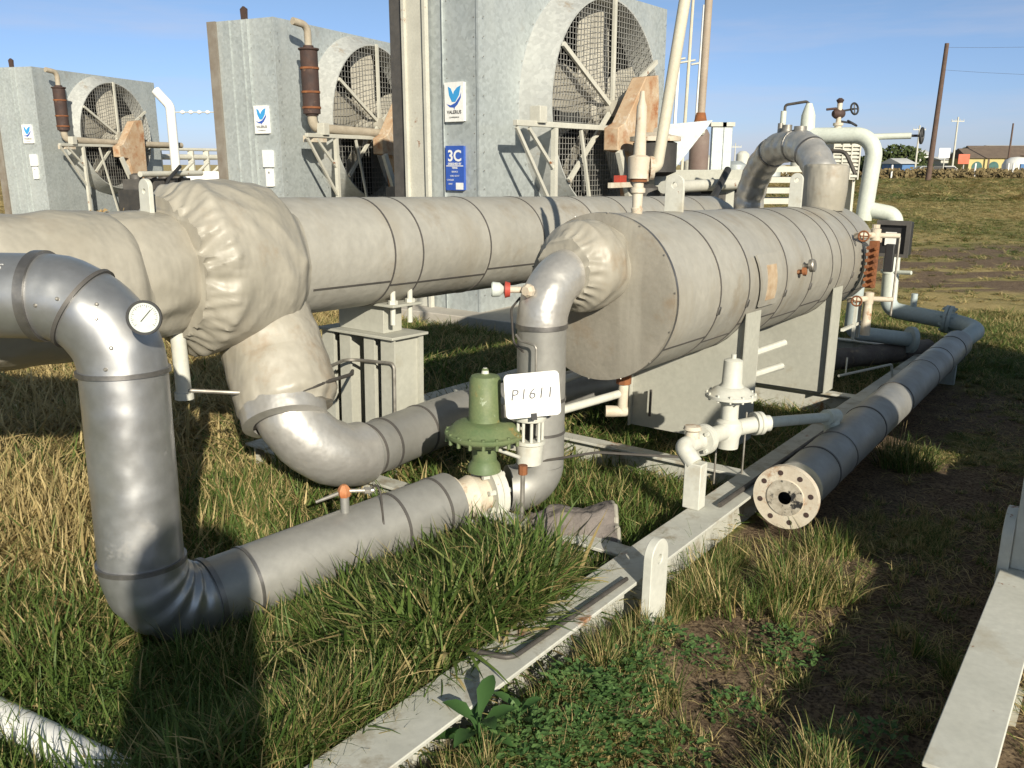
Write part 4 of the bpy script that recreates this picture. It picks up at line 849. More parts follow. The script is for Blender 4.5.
# ------------------------------------------------------------------ fan cooler units
def cooler(label, K, rot, full):
    t = thing('fan_cooler', label, 'cooler', K, 'galvanised fan coolers in a row', rot)
    LN, DP, HT = 4.3, 1.28, 4.02; FU, FZ, FR = 2.18, 2.55, 1.28
    # local: x along the fan face, +y away from viewer (depth), z up; fan face at y=0
    n = 56; out = []; hol = []
    for k in range(n):
        a = 2 * math.pi * k / n; ca, sa = math.cos(a), math.sin(a); hol.append((1.45 * ca, 1.45 * sa))
        s_ = min((LN - FU if ca > 0 else FU) / abs(ca) if abs(ca) > 1e-6 else 1e9, (HT - FZ if sa > 0 else FZ) / abs(sa) if abs(sa) > 1e-6 else 1e9); out.append((s_ * ca, s_ * sa))
    for cx, cy in ((LN - FU, HT - FZ), (-FU, HT - FZ), (-FU, -FZ), (LN - FU, -FZ)):
        k = min(range(n), key=lambda i: (out[i][0] - cx) ** 2 + (out[i][1] - cy) ** 2); out[k] = (cx, cy)
    MB().holed(out, hol, (FU, 0, FZ), (1, 0, 0), (0, 0, 1), -.02).build('fan_panel', 'galv', t, local=True)
    MB().wbox(0.0, .02, .022, DP, 0, HT).build('side_panel', 'galv', t, local=True)
    MB().wbox(LN - .02, LN, .022, DP, 0, HT).build('side_panel', 'galv', t, local=True)
    MB().wbox(.021, LN - .021, .022, DP, HT - .02, HT).build('top_panel', 'galv', t, local=True)
    MB().wbox(.021, LN - .021, DP - .05, DP - .02, .05, HT - .03).build('radiator_core', 'inside', t, local=True)
    MB().wbox(-.03, -.002, .50, .505, 0, HT).wbox(-.012, -.001, .0, .03, 0, HT).build('panel_seam', 'galv', t, local=True)
    bo = MB()
    for z in range(1, 20):
        for y in (.07, .46): bo.lathe((-.001, y, z * .2), (-1, 0, 0), [(0, .007), (.004, .007), (.006, .003)], 6)
        for x in (.05, LN - .06): bo.lathe((x, -.021, z * .2), (0, -1, 0), [(0, .007), (.004, .007), (.006, .003)], 6)
    for k in range(40):
        a = 2 * math.pi * k / 40
        if FZ + 1.50 * math.sin(a) < HT: bo.lathe((FU + 1.50 * math.cos(a), -.021, FZ + 1.50 * math.sin(a)), (0, -1, 0), [(0, .007), (.004, .007), (.006, .003)], 6)
    bo.build('panel_bolts', 'steel', t, local=True, kind='stuff')
    # louvred strip and channel post at the far edge
    if full: MB().wbox(-.09, -.03, .70, .74, 0, HT).wbox(-.09, -.03, 1.02, 1.06, 0, HT).wbox(-.05, -.03, .74, 1.02, 0, HT).build('channel_post', 'frame', t, local=True)
    mz = MB(); mz.wbox(-.04, -.002, 1.07 if full else 1.12, 1.29, 0, HT); mz.build('mesh_strip', 'seam' if full else 'edge_strip', t, local=True)
    if not full:
        for y in (.62, .86): MB().wbox(-.018, -.001, y, y + .02, 0, HT).build('panel_fold', 'galv', t, local=True)
    # shroud
    MB().lathe((FU, .02, FZ), (0, -1, 0), [(0, 1.45), (.02, 1.45), (.36, FR + .02), (.37, FR + .02), (.37, FR), (.34, FR - .01), (.0, FR - .02)], 72, cap=False).build('fan_shroud', 'shroud', t, local=True)
    w = MB(); gy_ = -.355; st_ = .062 if full else .085; k = -FR + .03
    wr = .0028
    while k < FR:
        h = math.sqrt(max(0, FR * FR - k * k)) - .005
        w.box((FU + k, gy_, FZ), (wr, 0, 0), (0, wr, 0), (0, 0, h)); w.box((FU, gy_ - .008, FZ + k), (h, 0, 0), (0, wr, 0), (0, 0, wr)); k += st_
    w.build('grille', 'wire', t, local=True)
    for a in (90, 222, 318, 30, 150):
        a = R(a); d = Vector((math.cos(a), 0, math.sin(a))); e = Vector((-math.sin(a), 0, math.cos(a)))
        MB().box(Vector((FU, gy_ - .035, FZ)) + d * FR * .52, d * FR * .5, e * .028, Vector((0, .018, 0))).build('grille_spoke', 'frame', t, local=True)
    MB().lathe((FU, -.02, FZ), (0, -1, 0), [(0, .2), (.18, .2), (.22, .12), (.40, .10), (.41, 0)], 24).build('fan_hub', 'blade', t, local=True)
    for k in range(5):
        a = R(72 * k + 20); vs = []
        for s_, wd, tw_ in ((.18, .10, .14), (.5, .2, .11), (.9, .24, .08), (1.2, .2, .05)):
            d = Vector((math.cos(a), 0, math.sin(a))) * s_; e = Vector((-math.sin(a), 0, math.cos(a)))
            for q in (-1, 1):
                for th in (-.006, .006): vs.append(Vector((FU, -.10 + q * tw_ + th, FZ)) + d + e * wd * q)
        fs = []
        for i in range(3):
            b = 4 * i; fs += [(b, b + 2, b + 6, b + 4), (b + 1, b + 5, b + 7, b + 3), (b, b + 4, b + 5, b + 1), (b + 2, b + 3, b + 7, b + 6)]
        fs += [(0, 1, 3, 2), (12, 14, 15, 13)]
        MB().add(vs, fs).build('fan_blade', 'blade', t, local=True)
    # deck beam with struts
    dz = FZ - .22
    MB().wbox(.0, LN - .3, -.52, -.46, dz - .06, dz).build('deck_beam', 'frame', t, local=True, bevel=.004)
    for x in (.75, 2.9): MB().wbox(x - .03, x + .03, -.52, -.46, 0, dz - .062).build('deck_post', 'frame', t, local=True)
    for x0, z0, x1, z1 in ((.02, dz - .07, .72, dz - .95), (.25, dz - .08, .72, dz - .5), (1.3, dz - .07, 1.9, .1)):
        a = Vector((x0, -.49, z0)); b = Vector((x1, -.49, z1)); d = (b - a).normalized(); MB().box((a + b) / 2, (b - a) / 2, Vector((-d.z, 0, d.x)) * .020, Vector((0, .015, 0))).build('strut', 'frame', t, local=True)
    MB().wbox(.36, .50, -.56, -.42, dz - .02, dz + .16).build('junction_box', 'frame', t, local=True, bevel=.005)
    # belt guard
    MB().prism([(-.62, -.26), (-.45, -.20), (.02, .36), (.34, .40), (.38, .15), (.34, -1.15), (-.16, -1.2), (-.30, -.55), (-.62, -.52)], (FU + .05, -.62, FZ), (1, 0, 0), (0, 0, 1), .20).build('belt_guard', 'rust_panel', t, local=True, bevel=.01, label='orange rusty belt guard')
    MB().box(Vector((FU - .40, -.84, FZ - .85)), Vector((.16, 0, -.32)), Vector((.05, 0, .02)), Vector((0, .03, 0))).build('guard_brace', 'frame', t, local=True)
    # stickers on the side panel
    def sticker(y0, y1, z0, z1, name, m):
        return MB().wbox(-.0405, -.0385, y0, y1, z0, z1).wbox(-.0385, -.001, y0 + .005, y1 - .005, z0 + .005, z1 - .005).build(name, m, t, local=True)
    # seen from -x; screen right is -y
    X = Vector((0, -1, 0)); Y = Vector((0, 0, 1))
    s1 = sticker(.19, .47, 2.33, 2.75, 'logo_sticker', 'sign')
    def pr_(pts, m, par, name='logo_shape'):
        return MB().prism([(a, b) for a, b in pts], (-.0425, .33, 2.54), X, Y, -.0015).build(name, m, par, local=True)
    pr_([(-.085, .165), (-.045, .145), (-.01, .08), (.0, .11), (.045, .15), (.10, .17), (.075, .07), (.02, .0), (-.03, .0), (-.07, .07)], 'lightblue', s1)
    pr_([(-.11, -.02), (-.05, -.035), (.02, -.01), (.09, .06), (.105, .10), (.10, .04), (.05, -.03), (.01, -.06), (.005, -.085), (-.005, -.06), (-.06, -.055)], 'blue', s1)
    text_mesh('VALERUS', .052, (-.0425, .33, 2.43), X, Y, 'black', 'lettering', s1, local=True, bold=.001)
    text_mesh('COMPRESSION', .022, (-.0425, .33, 2.375), X, Y, 'black', 'lettering', s1, local=True)
    if full:
        s2 = sticker(.20, .47, 1.58, 2.07, 'notice_sign', 'blue')
        def wb(y0, y1, z0, z1): return MB().wbox(-.0425, -.0407, y0, y1, z0, z1).build('printed_bar', 'sign', s2, local=True)
        wb(.21, .46, 1.845, 1.855)
        wb(.21, .32, 1.59, 1.665)
        text_mesh('3C', .17, (-.0425, .335, 1.955), X, Y, 'sign', 'lettering', s2, local=True, bold=.004)
        text_mesh('DESIGNED BY', .032, (-.0425, .335, 1.872), X, Y, 'sign', 'lettering', s2, local=True, bold=.001)
        text_mesh('TEXAS', .028, (-.0425, .335, 1.828), X, Y, 'sign', 'lettering', s2, local=True, bold=.001)
        for k, tx in enumerate(('SERVICE', 'CALL US AT', 'COOLER', 'UNIT')): text_mesh(tx, .026, (-.0425, .335 if k < 2 else .40, 1.785 - k * .045), X, Y, 'sign', 'lettering', s2, local=True)
    else:
        s2 = sticker(.16, .36, 1.82, 2.08, 'paper_notice', 'sign'); sticker(.18, .32, 1.52, 1.80, 'torn_notice', 'sign')
        MB().wbox(-.0425, -.0407, .24, .26, 1.72, 1.75).build('hole', 'black', s2, local=True)
        # muffler with lagged exhaust pipe
        mx, my = .34, -.36
        MB().lathe((mx, my, 2.60), (0, 0, 1), [(0, .06), (0, .10), (.02, .10), (.03, .135), (.95, .135), (.97, .16), (.99, .16), (1.0, .08), (1.03, .08)], 24).build('muffler', 'muffler', t, local=True)
        for z in (2.72, 2.95, 3.3): MB().ring((mx, my, z), (0, 0, 1), .135, .03, .012, 24).build('muffler_band', 'rust', t, local=True)
        MB().sweep(fillet([(mx, my, 3.60), (mx, my, 3.92), (mx - .28, my + .05, 3.95)], .12), .055, 14).build('exhaust_tip', 'lagging', t, local=True)
        MB().sweep(fillet([(mx, my, 2.62), (mx, my, 2.42), (mx + 2.4, my - .2, 2.36), (mx + 4.0, my - .3, 2.36)], [.14, 1]), .075, 16).build('exhaust_pipe', 'lagging', t, local=True)
        MB().wbox(.16, .50, -.50, -.30, 2.2, 2.3).build('muffler_bracket', 'white_rusty', t, local=True)
        MB().lathe((.55 - 1.05, .42, HT), (0, 0, 1), [(0, .04), (.12, .05), (.2, .02)], 10) if False else None
        MB().prism([(-.05, 0), (.05, 0), (.06, .16), (0, .2), (-.06, .16)], (.05, .62, HT), (0, 1, 0), (0, 0, 1), .04).build('lifting_eye', 'muffler', t, local=True)
    return t
ZC = -.28
cooler('nearest fan cooler with blue notice sign, its top cut off by the picture edge', (-.357, 9.876, ZC), R(90 - 37), True)
c2_ = cooler('middle fan cooler with white notices and a rusty upright muffler', (-3.601, 13.939, ZC), R(90 - 25), False)
dup(c2_, (-10.967, 20.817, ZC), R(90 - 15), 'farthest fan cooler at the left edge, low beyond the cloth-covered pipe', 'galvanised fan coolers in a row')
# engines below the decks
def engine(label, K, rot):
    t = thing('gas_engine', label, 'engine', K, 'engines below the fan coolers', rot)
    MB().wbox(1.2, 3.6, -1.6, -.95, .5, 1.25).build('block', 'dark', t, local=True, bevel=.02)
    for k in range(4): MB().wbox(1.3 + k * .55, 1.7 + k * .55, -1.55, -1.05, 1.25, 1.5).lathe((1.5 + k * .55, -1.3, 1.5), (0, 0, 1), [(0, .15), (.1, .15), (.14, .05)], 12).build('cylinder_head', 'seam', t, local=True)
    MB().cyl((1.2, -1.66, 1.62), (3.7, -1.66, 1.62), .07, seg=12).build('manifold', 'frame', t, local=True)
    MB().wbox(1.0, 3.9, -1.8, -.7, .0, .4).build('base_frame', 'frame', t, local=True)
    for x in (1.05, 1.9, 2.9, 3.8): MB().wbox(x - .05, x + .05, -1.82, -1.74, .4, 1.05).build('guard_post', 'frame', t, local=True)
    MB().wbox(1.0, 3.9, -1.83, -1.75, 1.05, 1.13).build('guard_rail', 'frame', t, local=True)
    MB().lathe((2.2, -1.95, .9), (1, 0, 0), [(0, .0), (0, .2), (.5, .2), (.55, .0)], 18).build('filter_canister', 'white_rusty', t, local=True)
    MB().sweep(fillet([(1.4, -1.7, .6), (1.4, -1.95, 1.0), (1.9, -1.95, 1.5), (2.6, -1.8, 1.8)], .15), .045, 10).build('hose', 'black', t, local=True)
    return t
e1 = engine('dark engine under the nearest fan cooler with a red part', (-.357, 9.876, ZC), R(90 - 37))
MB().wbox(1.2, 2.6, -.98, -.94, 1.60, 1.66).build('white_tray', 'white_rusty', e1, local=True); MB().wbox(1.40, 1.56, -.98, -.90, 1.66, 1.74).build('red_part', 'red', e1, local=True)
e2_ = engine('dark engine under the middle fan cooler', (-3.601, 13.939, ZC), R(90 - 25))
dup(e2_, (-10.967, 20.817, ZC), R(90 - 15), 'dark engine with white guard rails under the farthest fan cooler')

# ------------------------------------------------------------------ things behind on the right of the coolers
def at_px(x, t, z=None, y=None):     # a place on the ground t metres out in the direction of column x
    u = (x - 512) / 860; Y_ = t * (math.cos(R(14.4)) + .25 * math.sin(R(14.4))); return Vector((u * t, Y_, -.30))
t = thing('exhaust_stack', 'tall brown exhaust stack with thick lower sleeve', 'exhaust stack', at_px(698, 12.5))
o = at_px(698, 12.5); 
MB().lathe(o + ZUP * .8, ZUP, [(0, .14), (1.50, .14), (1.56, .11), (1.60, .06)], 24).build('sleeve', mat('stack_sleeve', (.20, .155, .13), (.15, .10, .085), 3, .7), t)
MB().cyl(o + ZUP * 2.3, o + Vector((.08, 0, 7.5)), .055, seg=16).build('stack_pipe', mat('stack_paint', (.38, .32, .25), (.30, .23, .17), 2, .6), t)
MB().lathe(o + ZUP * 2.40, ZUP, [(0, .06), (0, .10), (.05, .10), (.20, .065)], 16).build('rust_collar', 'rust', t)
MB().wbox(o.x - .3, o.x + .3, o.y - .3, o.y + .3, -.3, .75).build('base', 'dark', t)
# three thin poles
for k, (x, lab) in enumerate(((670, 'leftmost of three thin white poles beside the stack'), (680, 'middle thin reddish white pole beside the stack'), (691, 'thin white pole nearest the exhaust stack'))):
    o = at_px(x, 17 + k * .3); t = thing('thin_pole', lab, 'pole', o, 'thin poles behind the rusty valve')
    MB().cyl(o, o + Vector((.10, 0, 5.1 - k * .1)), .035, .03, 8).build('shaft', 'cream' if k == 1 else 'sign', t)
    MB().cyl(o + Vector((-.1, 0, 3.8)), o + Vector((.2, 0, 3.85)), .02, seg=6).build('cross_tie', 'frame', t)
pt = thing('header_platform', 'grey steel header beam on dark posts behind the near vessel', 'steel frame', at_px(700, 10.6))
a_, b_ = at_px(652, 10.4), at_px(748, 11.2); d_ = (b_ - a_); 
MB().box((a_ + b_) / 2 + ZUP * 1.72, d_ / 2, Vector((-d_.y, d_.x, 0)).normalized() * .06, ZUP * .10).build('header_beam', 'saddle', pt, bevel=.01)
for k in range(6):
    c = a_.lerp(b_, .05 + k * .18); MB().box(c + Vector((0, .2, .8)), (.10 if k % 2 else .14, 0, 0), (0, .08, 0), (0, 0, .78)).build('post', 'dark' if k % 2 else 'saddle', pt)
for z in (1.2, 1.35, 1.48): MB().box((a_ + b_) / 2 + Vector((0, .35, z)), d_ * .46, Vector((0, .02, 0)), ZUP * .025).build('slat', 'frame', pt)
MB().cyl(at_px(655, 10.8) + ZUP * 2.28, at_px(700, 11.5) + ZUP * 2.30, .05, seg=10).cyl(at_px(672, 11) + ZUP * 1.8, at_px(672, 11) + ZUP * 2.28, .05, seg=10).build('cross_pipe', 'frame', pt)
MB().lathe(at_px(654, 10.2) + ZUP * 2.15, ZUP, [(0, .18), (.0, .30), (.05, .30), (.07, .2), (.1, .1)], 20).build('yellowed_cap', 'white_rusty', pt)
MB().lathe(at_px(654, 10.2) + ZUP * 1.75, ZUP, [(0, .15), (.05, .26), (.38, .26), (.40, .2)], 20).build('dark_drum', 'dark', pt)
MB().prism([(0, 0), (.42, .55), (-.15, .50)], at_px(675, 10.5) + ZUP * 1.85, (1, 0, 0), (0, 0, 1), .04).build('gusset', 'galv', pt)
# far white equipment right of the middle
k0 = 0
for x, tt, w, h, lab in ((716, 22, .28, 2.6, 'left of two small pale uprights beyond the header beam'), (726, 22, .22, 2.6, 'right of two small pale uprights beyond the header beam')):
    o = at_px(x, tt); t = thing('upright_post', lab, 'post', o, 'small pale uprights'); MB().wbox(o.x - w / 2, o.x + w / 2, o.y, o.y + .2, -.3, h - .1).build('post', 'galv', t, bevel=.01); MB().wbox(o.x - w * .7, o.x + w * .7, o.y - .05, o.y + .25, h - .1, h).build('cap', 'frame', t)
sm = thing('pallet_stack', 'cream slatted rack seen under the arch of the crinkled pipe', 'rack', at_px(785, 14))
o = at_px(786, 14)
for z in (.95, 1.12, 1.29, 1.46): MB().wbox(o.x - .5, o.x + .5, o.y, o.y + .6, z, z + .09).build('slat', 'frame', sm)
for x in (-.4, .4): MB().wbox(o.x + x - .05, o.x + x + .05, o.y + .1, o.y + .5, -.3, .95).build('leg', 'frame', sm)
# louvred cream unit
lo = thing('louvred_unit', 'cream louvred cabinet unit standing beyond the tall pale pipe', 'cabinet', at_px(848, 27)); o = at_px(847, 27)
MB().wbox(o.x - .50, o.x + .36, o.y + .02, o.y + 1.0, 1.1, 2.22).build('body', 'frame', lo)
for k in range(9): MB().wbox(o.x - .47, o.x + .33, o.y - .06, o.y + .02, 1.17 + k * .115, 1.17 + k * .115 + .065).build('louvre', 'frame', lo)
for x in (-.50, -.22, .06, .32): MB().wbox(o.x + x, o.x + x + .035, o.y - .08, o.y + .0, 1.1, 2.22).build('mullion', 'frame', lo)
for x in (-.45, .25): MB().wbox(o.x + x, o.x + x + .08, o.y + .1, o.y + .9, -.4, 1.1).build('foot', 'frame', lo)

# pipe rack far left between the coolers
pk = thing('pipe_rack', 'cream steel pipe rack between the farthest and middle coolers', 'pipe rack', at_px(200, 30)); 
L_ = at_px(160, 28); R_ = at_px(236, 31)
for z in (2.1, 2.35, .9): MB().cyl(L_ + ZUP * z, R_ + ZUP * z, .09 if z < 2.2 else .05, seg=10).build('pipe', 'frame', pk)
for k in range(6):
    c = L_.lerp(R_, k / 5); MB().wbox(c.x - .09, c.x + .09, c.y - .06, c.y + .06, c.z, 2.0).build('column', 'frame', pk)
for k in range(4):
    c = L_.lerp(R_, k / 5 + .1) + ZUP * 1.2; MB().cyl(c, c + Vector((.8, .1, .75)), .05, seg=8).build('brace', 'frame', pk)
MB().wbox(L_.x - .3, L_.x + 2.4, L_.y - .8, L_.y - .6, .95, 1.35).build('beam', 'sign', pk); MB().wbox(L_.x + .3, L_.x + 2.0, L_.y - .4, L_.y + .4, .2, .95).build('dark_tank', 'dark', pk)
wr_ = thing('white_riser', 'white pipe with hooked top standing right of the farthest cooler', 'pipe', at_px(176, 23)); o = at_px(176, 23)
MB().sweep(fillet([o, o + ZUP * 3.35, o + Vector((-.35, 0, 3.75))], .25), .12, 16).build('pipe', 'sign', wr_)
for k in range(4): MB().lathe(o + Vector((.25 + k * .22, 0, 3.2)), (1, 0, 0), [(0, .02), (.04, .05), (.08, .05), (.12, .02)], 10).build('insulator', 'sign', wr_)
MB().cyl(o + Vector((0, 0, 3.2)), o + Vector((1.2, 0, 3.2)), .015, seg=6).build('arm', 'frame', wr_)

# ------------------------------------------------------------------ distance: pole line, hedge, houses, trees
def upole(label, x, t_, H, arms=True, m='wood', r=.16, lean=0.0):
    o = at_px(x, t_); t = thing('utility_pole', label, 'utility pole', o, 'wooden utility poles')
    MB().cyl(o - ZUP, o + Vector((lean, 0, H)), r, r * .7, 12).build('pole', m, t)
    if arms:
        MB().box(o + Vector((lean, 0, H - .7)), (1.2, .2, 0), (0, .07, 0), (0, 0, .07)).build('crossarm', m, t)
        for k in (-1, -.4, .4, 1): MB().lathe(o + Vector((lean + 1.1 * k, .18 * k, H - .6)), (0, 0, 1), [(0, .05), (.1, .08), (.2, .04)], 8).build('insulator', 'frame', t)
    return o + Vector((lean, 0, H - .4))
pA = upole('tallest dark utility pole standing in the field edge', 929, 92, 13.9, False, r=.30, lean=.35)
MB().lathe(pA + ZUP * -.2, ZUP, [(0, .1), (.1, .2), (.4, .16), (.5, .05)], 10).build('pole_cap', 'wood', bpy.data.objects['utility_pole'])
upole('grey twin-armed pole with transformers left of the tallest pole', 915, 150, 8.2, True, 'frame', .18)
upole('grey pole with wide crossarm right of the tallest pole', 952, 150, 9.6, True, 'frame', .18)
upole('short thin brown pole near the yellow shed', 1007, 160, 9.0, False, 'wood', .2)
upole('faint short pole left of the arched pipe', 734, 160, 5.5, True, 'frame', .12)
wi = thing('power_lines', 'thin wires running from the tallest pole to the right', 'wires', pA)
for dz, ez in ((0, 6.5), (-2.2, 3.0)):
    pts = [pA + ZUP * dz + (Vector((60, -12, ez))) * (k / 16) + ZUP * (-2.2 * 4 * (k / 16) * (1 - k / 16)) for k in range(17)]; MB().sweep(pts, .013, 5).build('wire', 'darktube', wi)
def leafmat(name, c, c2):
    m = bpy.data.materials.new(name); m.use_nodes = True; n = m.node_tree.nodes; l = m.node_tree.links.new
    b = n['Principled BSDF']; b.inputs['Roughness'].default_value = .7; b.inputs['Specular IOR Level'].default_value = .2
    tcc = n.new('ShaderNodeTexCoord'); q = n.new('ShaderNodeTexNoise'); q.inputs['Scale'].default_value = 2.0; q.inputs['Detail'].default_value = 6; l(tcc.outputs['Object'], q.inputs['Vector'])
    r_ = n.new('ShaderNodeMapRange'); r_.inputs[1].default_value = .38; r_.inputs[2].default_value = .62; l(q.outputs[0], r_.inputs[0])
    x = n.new('ShaderNodeMix'); x.data_type = 'RGBA'; x.inputs[6].default_value = (*c, 1); x.inputs[7].default_value = (*c2, 1); l(r_.outputs[0], x.inputs[0]); l(x.outputs[2], b.inputs['Base Color'])
    return m
M['leaf_far'] = leafmat('dark_shrub_leaves', (.035, .055, .02), (.07, .085, .03))
M['leaf_dry'] = leafmat('dry_brush_leaves', (.12, .09, .045), (.20, .155, .075))
def shrub(mb, c, rx, ry, rz, n, s):
    for _ in range(n):
        while True:
            p = Vector((random.uniform(-1, 1), random.uniform(-1, 1), random.uniform(-.2, 1)))
            if p.length < 1 and p.length > .35 + .5 * nz(p, 2.3, c[0]): break
        q = Vector((c[0] + p.x * rx, c[1] + p.y * ry, c[2] + p.z * rz)); d = Vector((random.gauss(0, 1), random.gauss(0, 1), random.gauss(0, 1))).normalized(); e = d.orthogonal().normalized() * s
        mb.add([q - e, q + d * s * 1.3, q + e, q - d * s * .6], [(0, 1, 2, 3)])
for x, t_, rx, rz, lab in ((898, 170, 6.5, 4.6, 'wide dark tree left of the tallest utility pole'), (964, 185, 5.5, 4.2, 'dark tree behind the orange sign'), (880, 180, 5, 3.4, 'low dark tree beside the tall pale pipe'), (845, 200, 6, 3.0, 'low dark tree behind the louvred unit')):
    o = at_px(x, t_); t = thing('round_tree', lab, 'tree', o); mb = MB(); shrub(mb, (o.x, o.y, o.z + .8), rx, 4, rz, 1500, .42); mb.build('crown', 'leaf_far', t, smooth=180)
    mb = MB().cyl(o - ZUP * .5, o + ZUP * 2.4, .3, .18, 8)
    for k in range(4): mb.cyl(o + ZUP * 1.6, o + Vector((random.uniform(-2, 2), random.uniform(-1, 1), 3.4)), .12, .05, 6)
    mb.build('trunk', 'wood', t)
hg = MB()
for k in range(150):
    x = 872 + k * 1.35; o = at_px(x, 112 + random.uniform(-4, 6)); shrub(hg, (o.x, o.y, o.z), 1.3, 1.2, random.uniform(.6, 1.35), 60, .28)
for k in range(60):
    o = at_px(random.uniform(690, 870), 120 + random.uniform(-4, 6)); shrub(hg, (o.x, o.y, o.z), 1.5, 1.2, random.uniform(.4, 1.1), 50, .28)
hg.build('brush_hedge', 'leaf_dry', None, 'dry brown brush along the far edge of the field', 'brush', kind='stuff')
dg = MB()
for k in range(26):
    o = at_px(random.uniform(85, 150), 19 + random.uniform(-1, 2.0)); shrub(dg, (o.x, o.y, o.z), .45, .4, random.uniform(.5, .95), 110, .05)
dg.build('dry_weeds', mat('straw_weeds', (.30, .20, .09), (.40, .29, .14), 3, .8), None, 'straw coloured weeds in front of the farthest cooler', 'weeds', kind='stuff')
# long low shed with yellow wall
def house(name, label, x0, x1, t_, h0, hr, wall, roof, doors=0):
    a = at_px(x0, t_); b = at_px(x1, t_); t = thing(name, label, 'building', (a + b) / 2)
    MB().wbox(a.x, b.x, a.y, a.y + 8, -.4, h0).build('wall', wall, t)
    MB().prism([(-.4, h0), (8.4, h0), (4, hr)], (a.x - .4, a.y, 0), (0, 1, 0), (0, 0, 1), b.x - a.x + .8).build('roof', roof, t)
    for k in range(doors):
        c = a.x + (b.x - a.x) * (k + .5) / doors
        MB().lathe((c, a.y - .02, .9), (0, -1, 0), [(0, 1.0), (.05, 1.0), (.05, 0)], 18).build('door', 'teal', t)
        MB().wbox(c + 2.0, c + 2.3, a.y - .12, a.y - .02, -.3, h0 - .1).build('pilaster', 'roofbrown', t)
    return t
house('yellow_shed', 'long yellow shed with round teal doors and brown roof on the horizon', 968, 1018, 165, 2.5, 4.4, 'yellow_wall', 'roofbrown', 3)
house('long_shed', 'low brown roofed shed stretching behind the yellow shed', 975, 1075, 190, 3.2, 5.4, 'roofbrown', 'roofbrown')
house('white_warehouse', 'distant white flat warehouse right on the horizon', 990, 1090, 260, 6.4, 6.9, 'roofwhite', 'roofwhite')
house('white_house', 'small white roofed building behind the tallest pole', 912, 930, 200, 3.4, 4.6, 'roofwhite', 'roofwhite')
house('cream_house', 'small cream building left of the orange sign', 940, 966, 175, 2.3, 2.9, 'frame', 'roofwhite')
house('brown_house', 'low brown building left behind the shrubs', 868, 895, 205, 2.6, 3.2, 'roofbrown', 'roofwhite')
house('blue_tent', 'blue walled booth with white top at the field edge', 902, 914, 140, 1.5, 2.4, 'tarp', 'roofwhite')
o = at_px(1016, 125); t = thing('round_tank', 'pale round-topped tank at the right picture edge', 'tank', o)
MB().lathe(o, ZUP, [(0, 1.9), (1.7, 1.9), (2.3, 1.6), (2.7, .9), (2.8, 0)], 24).build('tank_body', 'roofwhite', t); MB().wbox(o.x - .5, o.x + 1.4, o.y - 2.0, o.y - 1.6, .2, 1.5).build('blue_panel', 'tarp', t)
for x, z, m, lab, w in ((943, 2.5, 'sign', 'white board sign on a post right of the tallest pole', .8), (963, 1.7, 'orange_sign', 'small orange sign among the far buildings', .8)):
    o = at_px(x, 118); t = thing('board_sign', lab, 'sign', o); MB().wbox(o.x - w, o.x + w * .9, o.y, o.y + .08, z - .2, z + 1.1).build('board', m, t); MB().cyl(o, o + ZUP * z, .08, seg=8).build('post', 'frame', t)
def far_car(label, x, t_, m):
    o = at_px(x, t_); t = thing('parked_car', label, 'car', o, 'cars parked far behind the field')
    prof = [(-2.2, .3), (-2.2, .85), (-1.5, .98), (-.8, 1.5), (.7, 1.5), (1.4, .98), (2.2, .85), (2.2, .3)]
    MB().prism(prof, o + Vector((0, -.8, 0)), (1, 0, 0), (0, 0, 1), -1.7).build('body', m, t, bevel=.08)
    MB().prism([(-1.25, 1.0), (-.75, 1.42), (.65, 1.42), (1.15, 1.0)], o + Vector((0, -.83, 0)), (1, 0, 0), (0, 0, 1), -.02).build('window', 'black', t)
    for s_ in (-1.35, 1.35): MB().cyl(o + Vector((s_, -.85, .33)), o + Vector((s_, -.6, .33)), .33, seg=14).build('wheel', 'black', t)
far_car('dark car parked just right of the tallest pole', 937, 128, 'seam'); far_car('white car parked beside the cream building', 947, 128, 'roofwhite')
far_car('silver car parked left of the white board', 925, 130, 'galv')
for k, x in enumerate((892, 975, 1013, 1008)):
    o = at_px(x, 108 + k); t = thing('fence_post', ('white fence post under the wide dark tree', 'white fence post left of the yellow shed', 'white fence post nearest the round tank', 'white fence post before the last shed door')[k], 'post', o, 'white fence posts at the field edge')
    MB().cyl(o, o + ZUP * (1.9 if k else 1.7), .12, seg=8).build('post', 'sign', t)
for k in range(14):
    x = (250, 735, 742, 752, 762, 705, 712, 772, 780, 730, 708, 798, 690, 768)[k]; tt = 75 + k * 6
    if k == 0: continue
    o = at_px(x, tt); w = random.uniform(1, 2.6); h = random.uniform(1.8, 3.6); t = thing('storage_tank', 'small pale plant tank on the skyline, %s from the left' % ('first second third fourth fifth sixth seventh eighth ninth tenth eleventh twelfth thirteenth'.split()[sorted((735, 742, 752, 762, 705, 712, 772, 780, 730, 708, 798, 690, 768)).index(x)]), 'tank', o, 'pale plant tanks on the skyline')
    MB().lathe(o - ZUP * .2, ZUP, [(0, w * .6), (h - .3, w * .6), (h, w * .3), (h + .05, 0)], 14).build('shell', ('frame', 'galv', 'white')[k % 3], t)

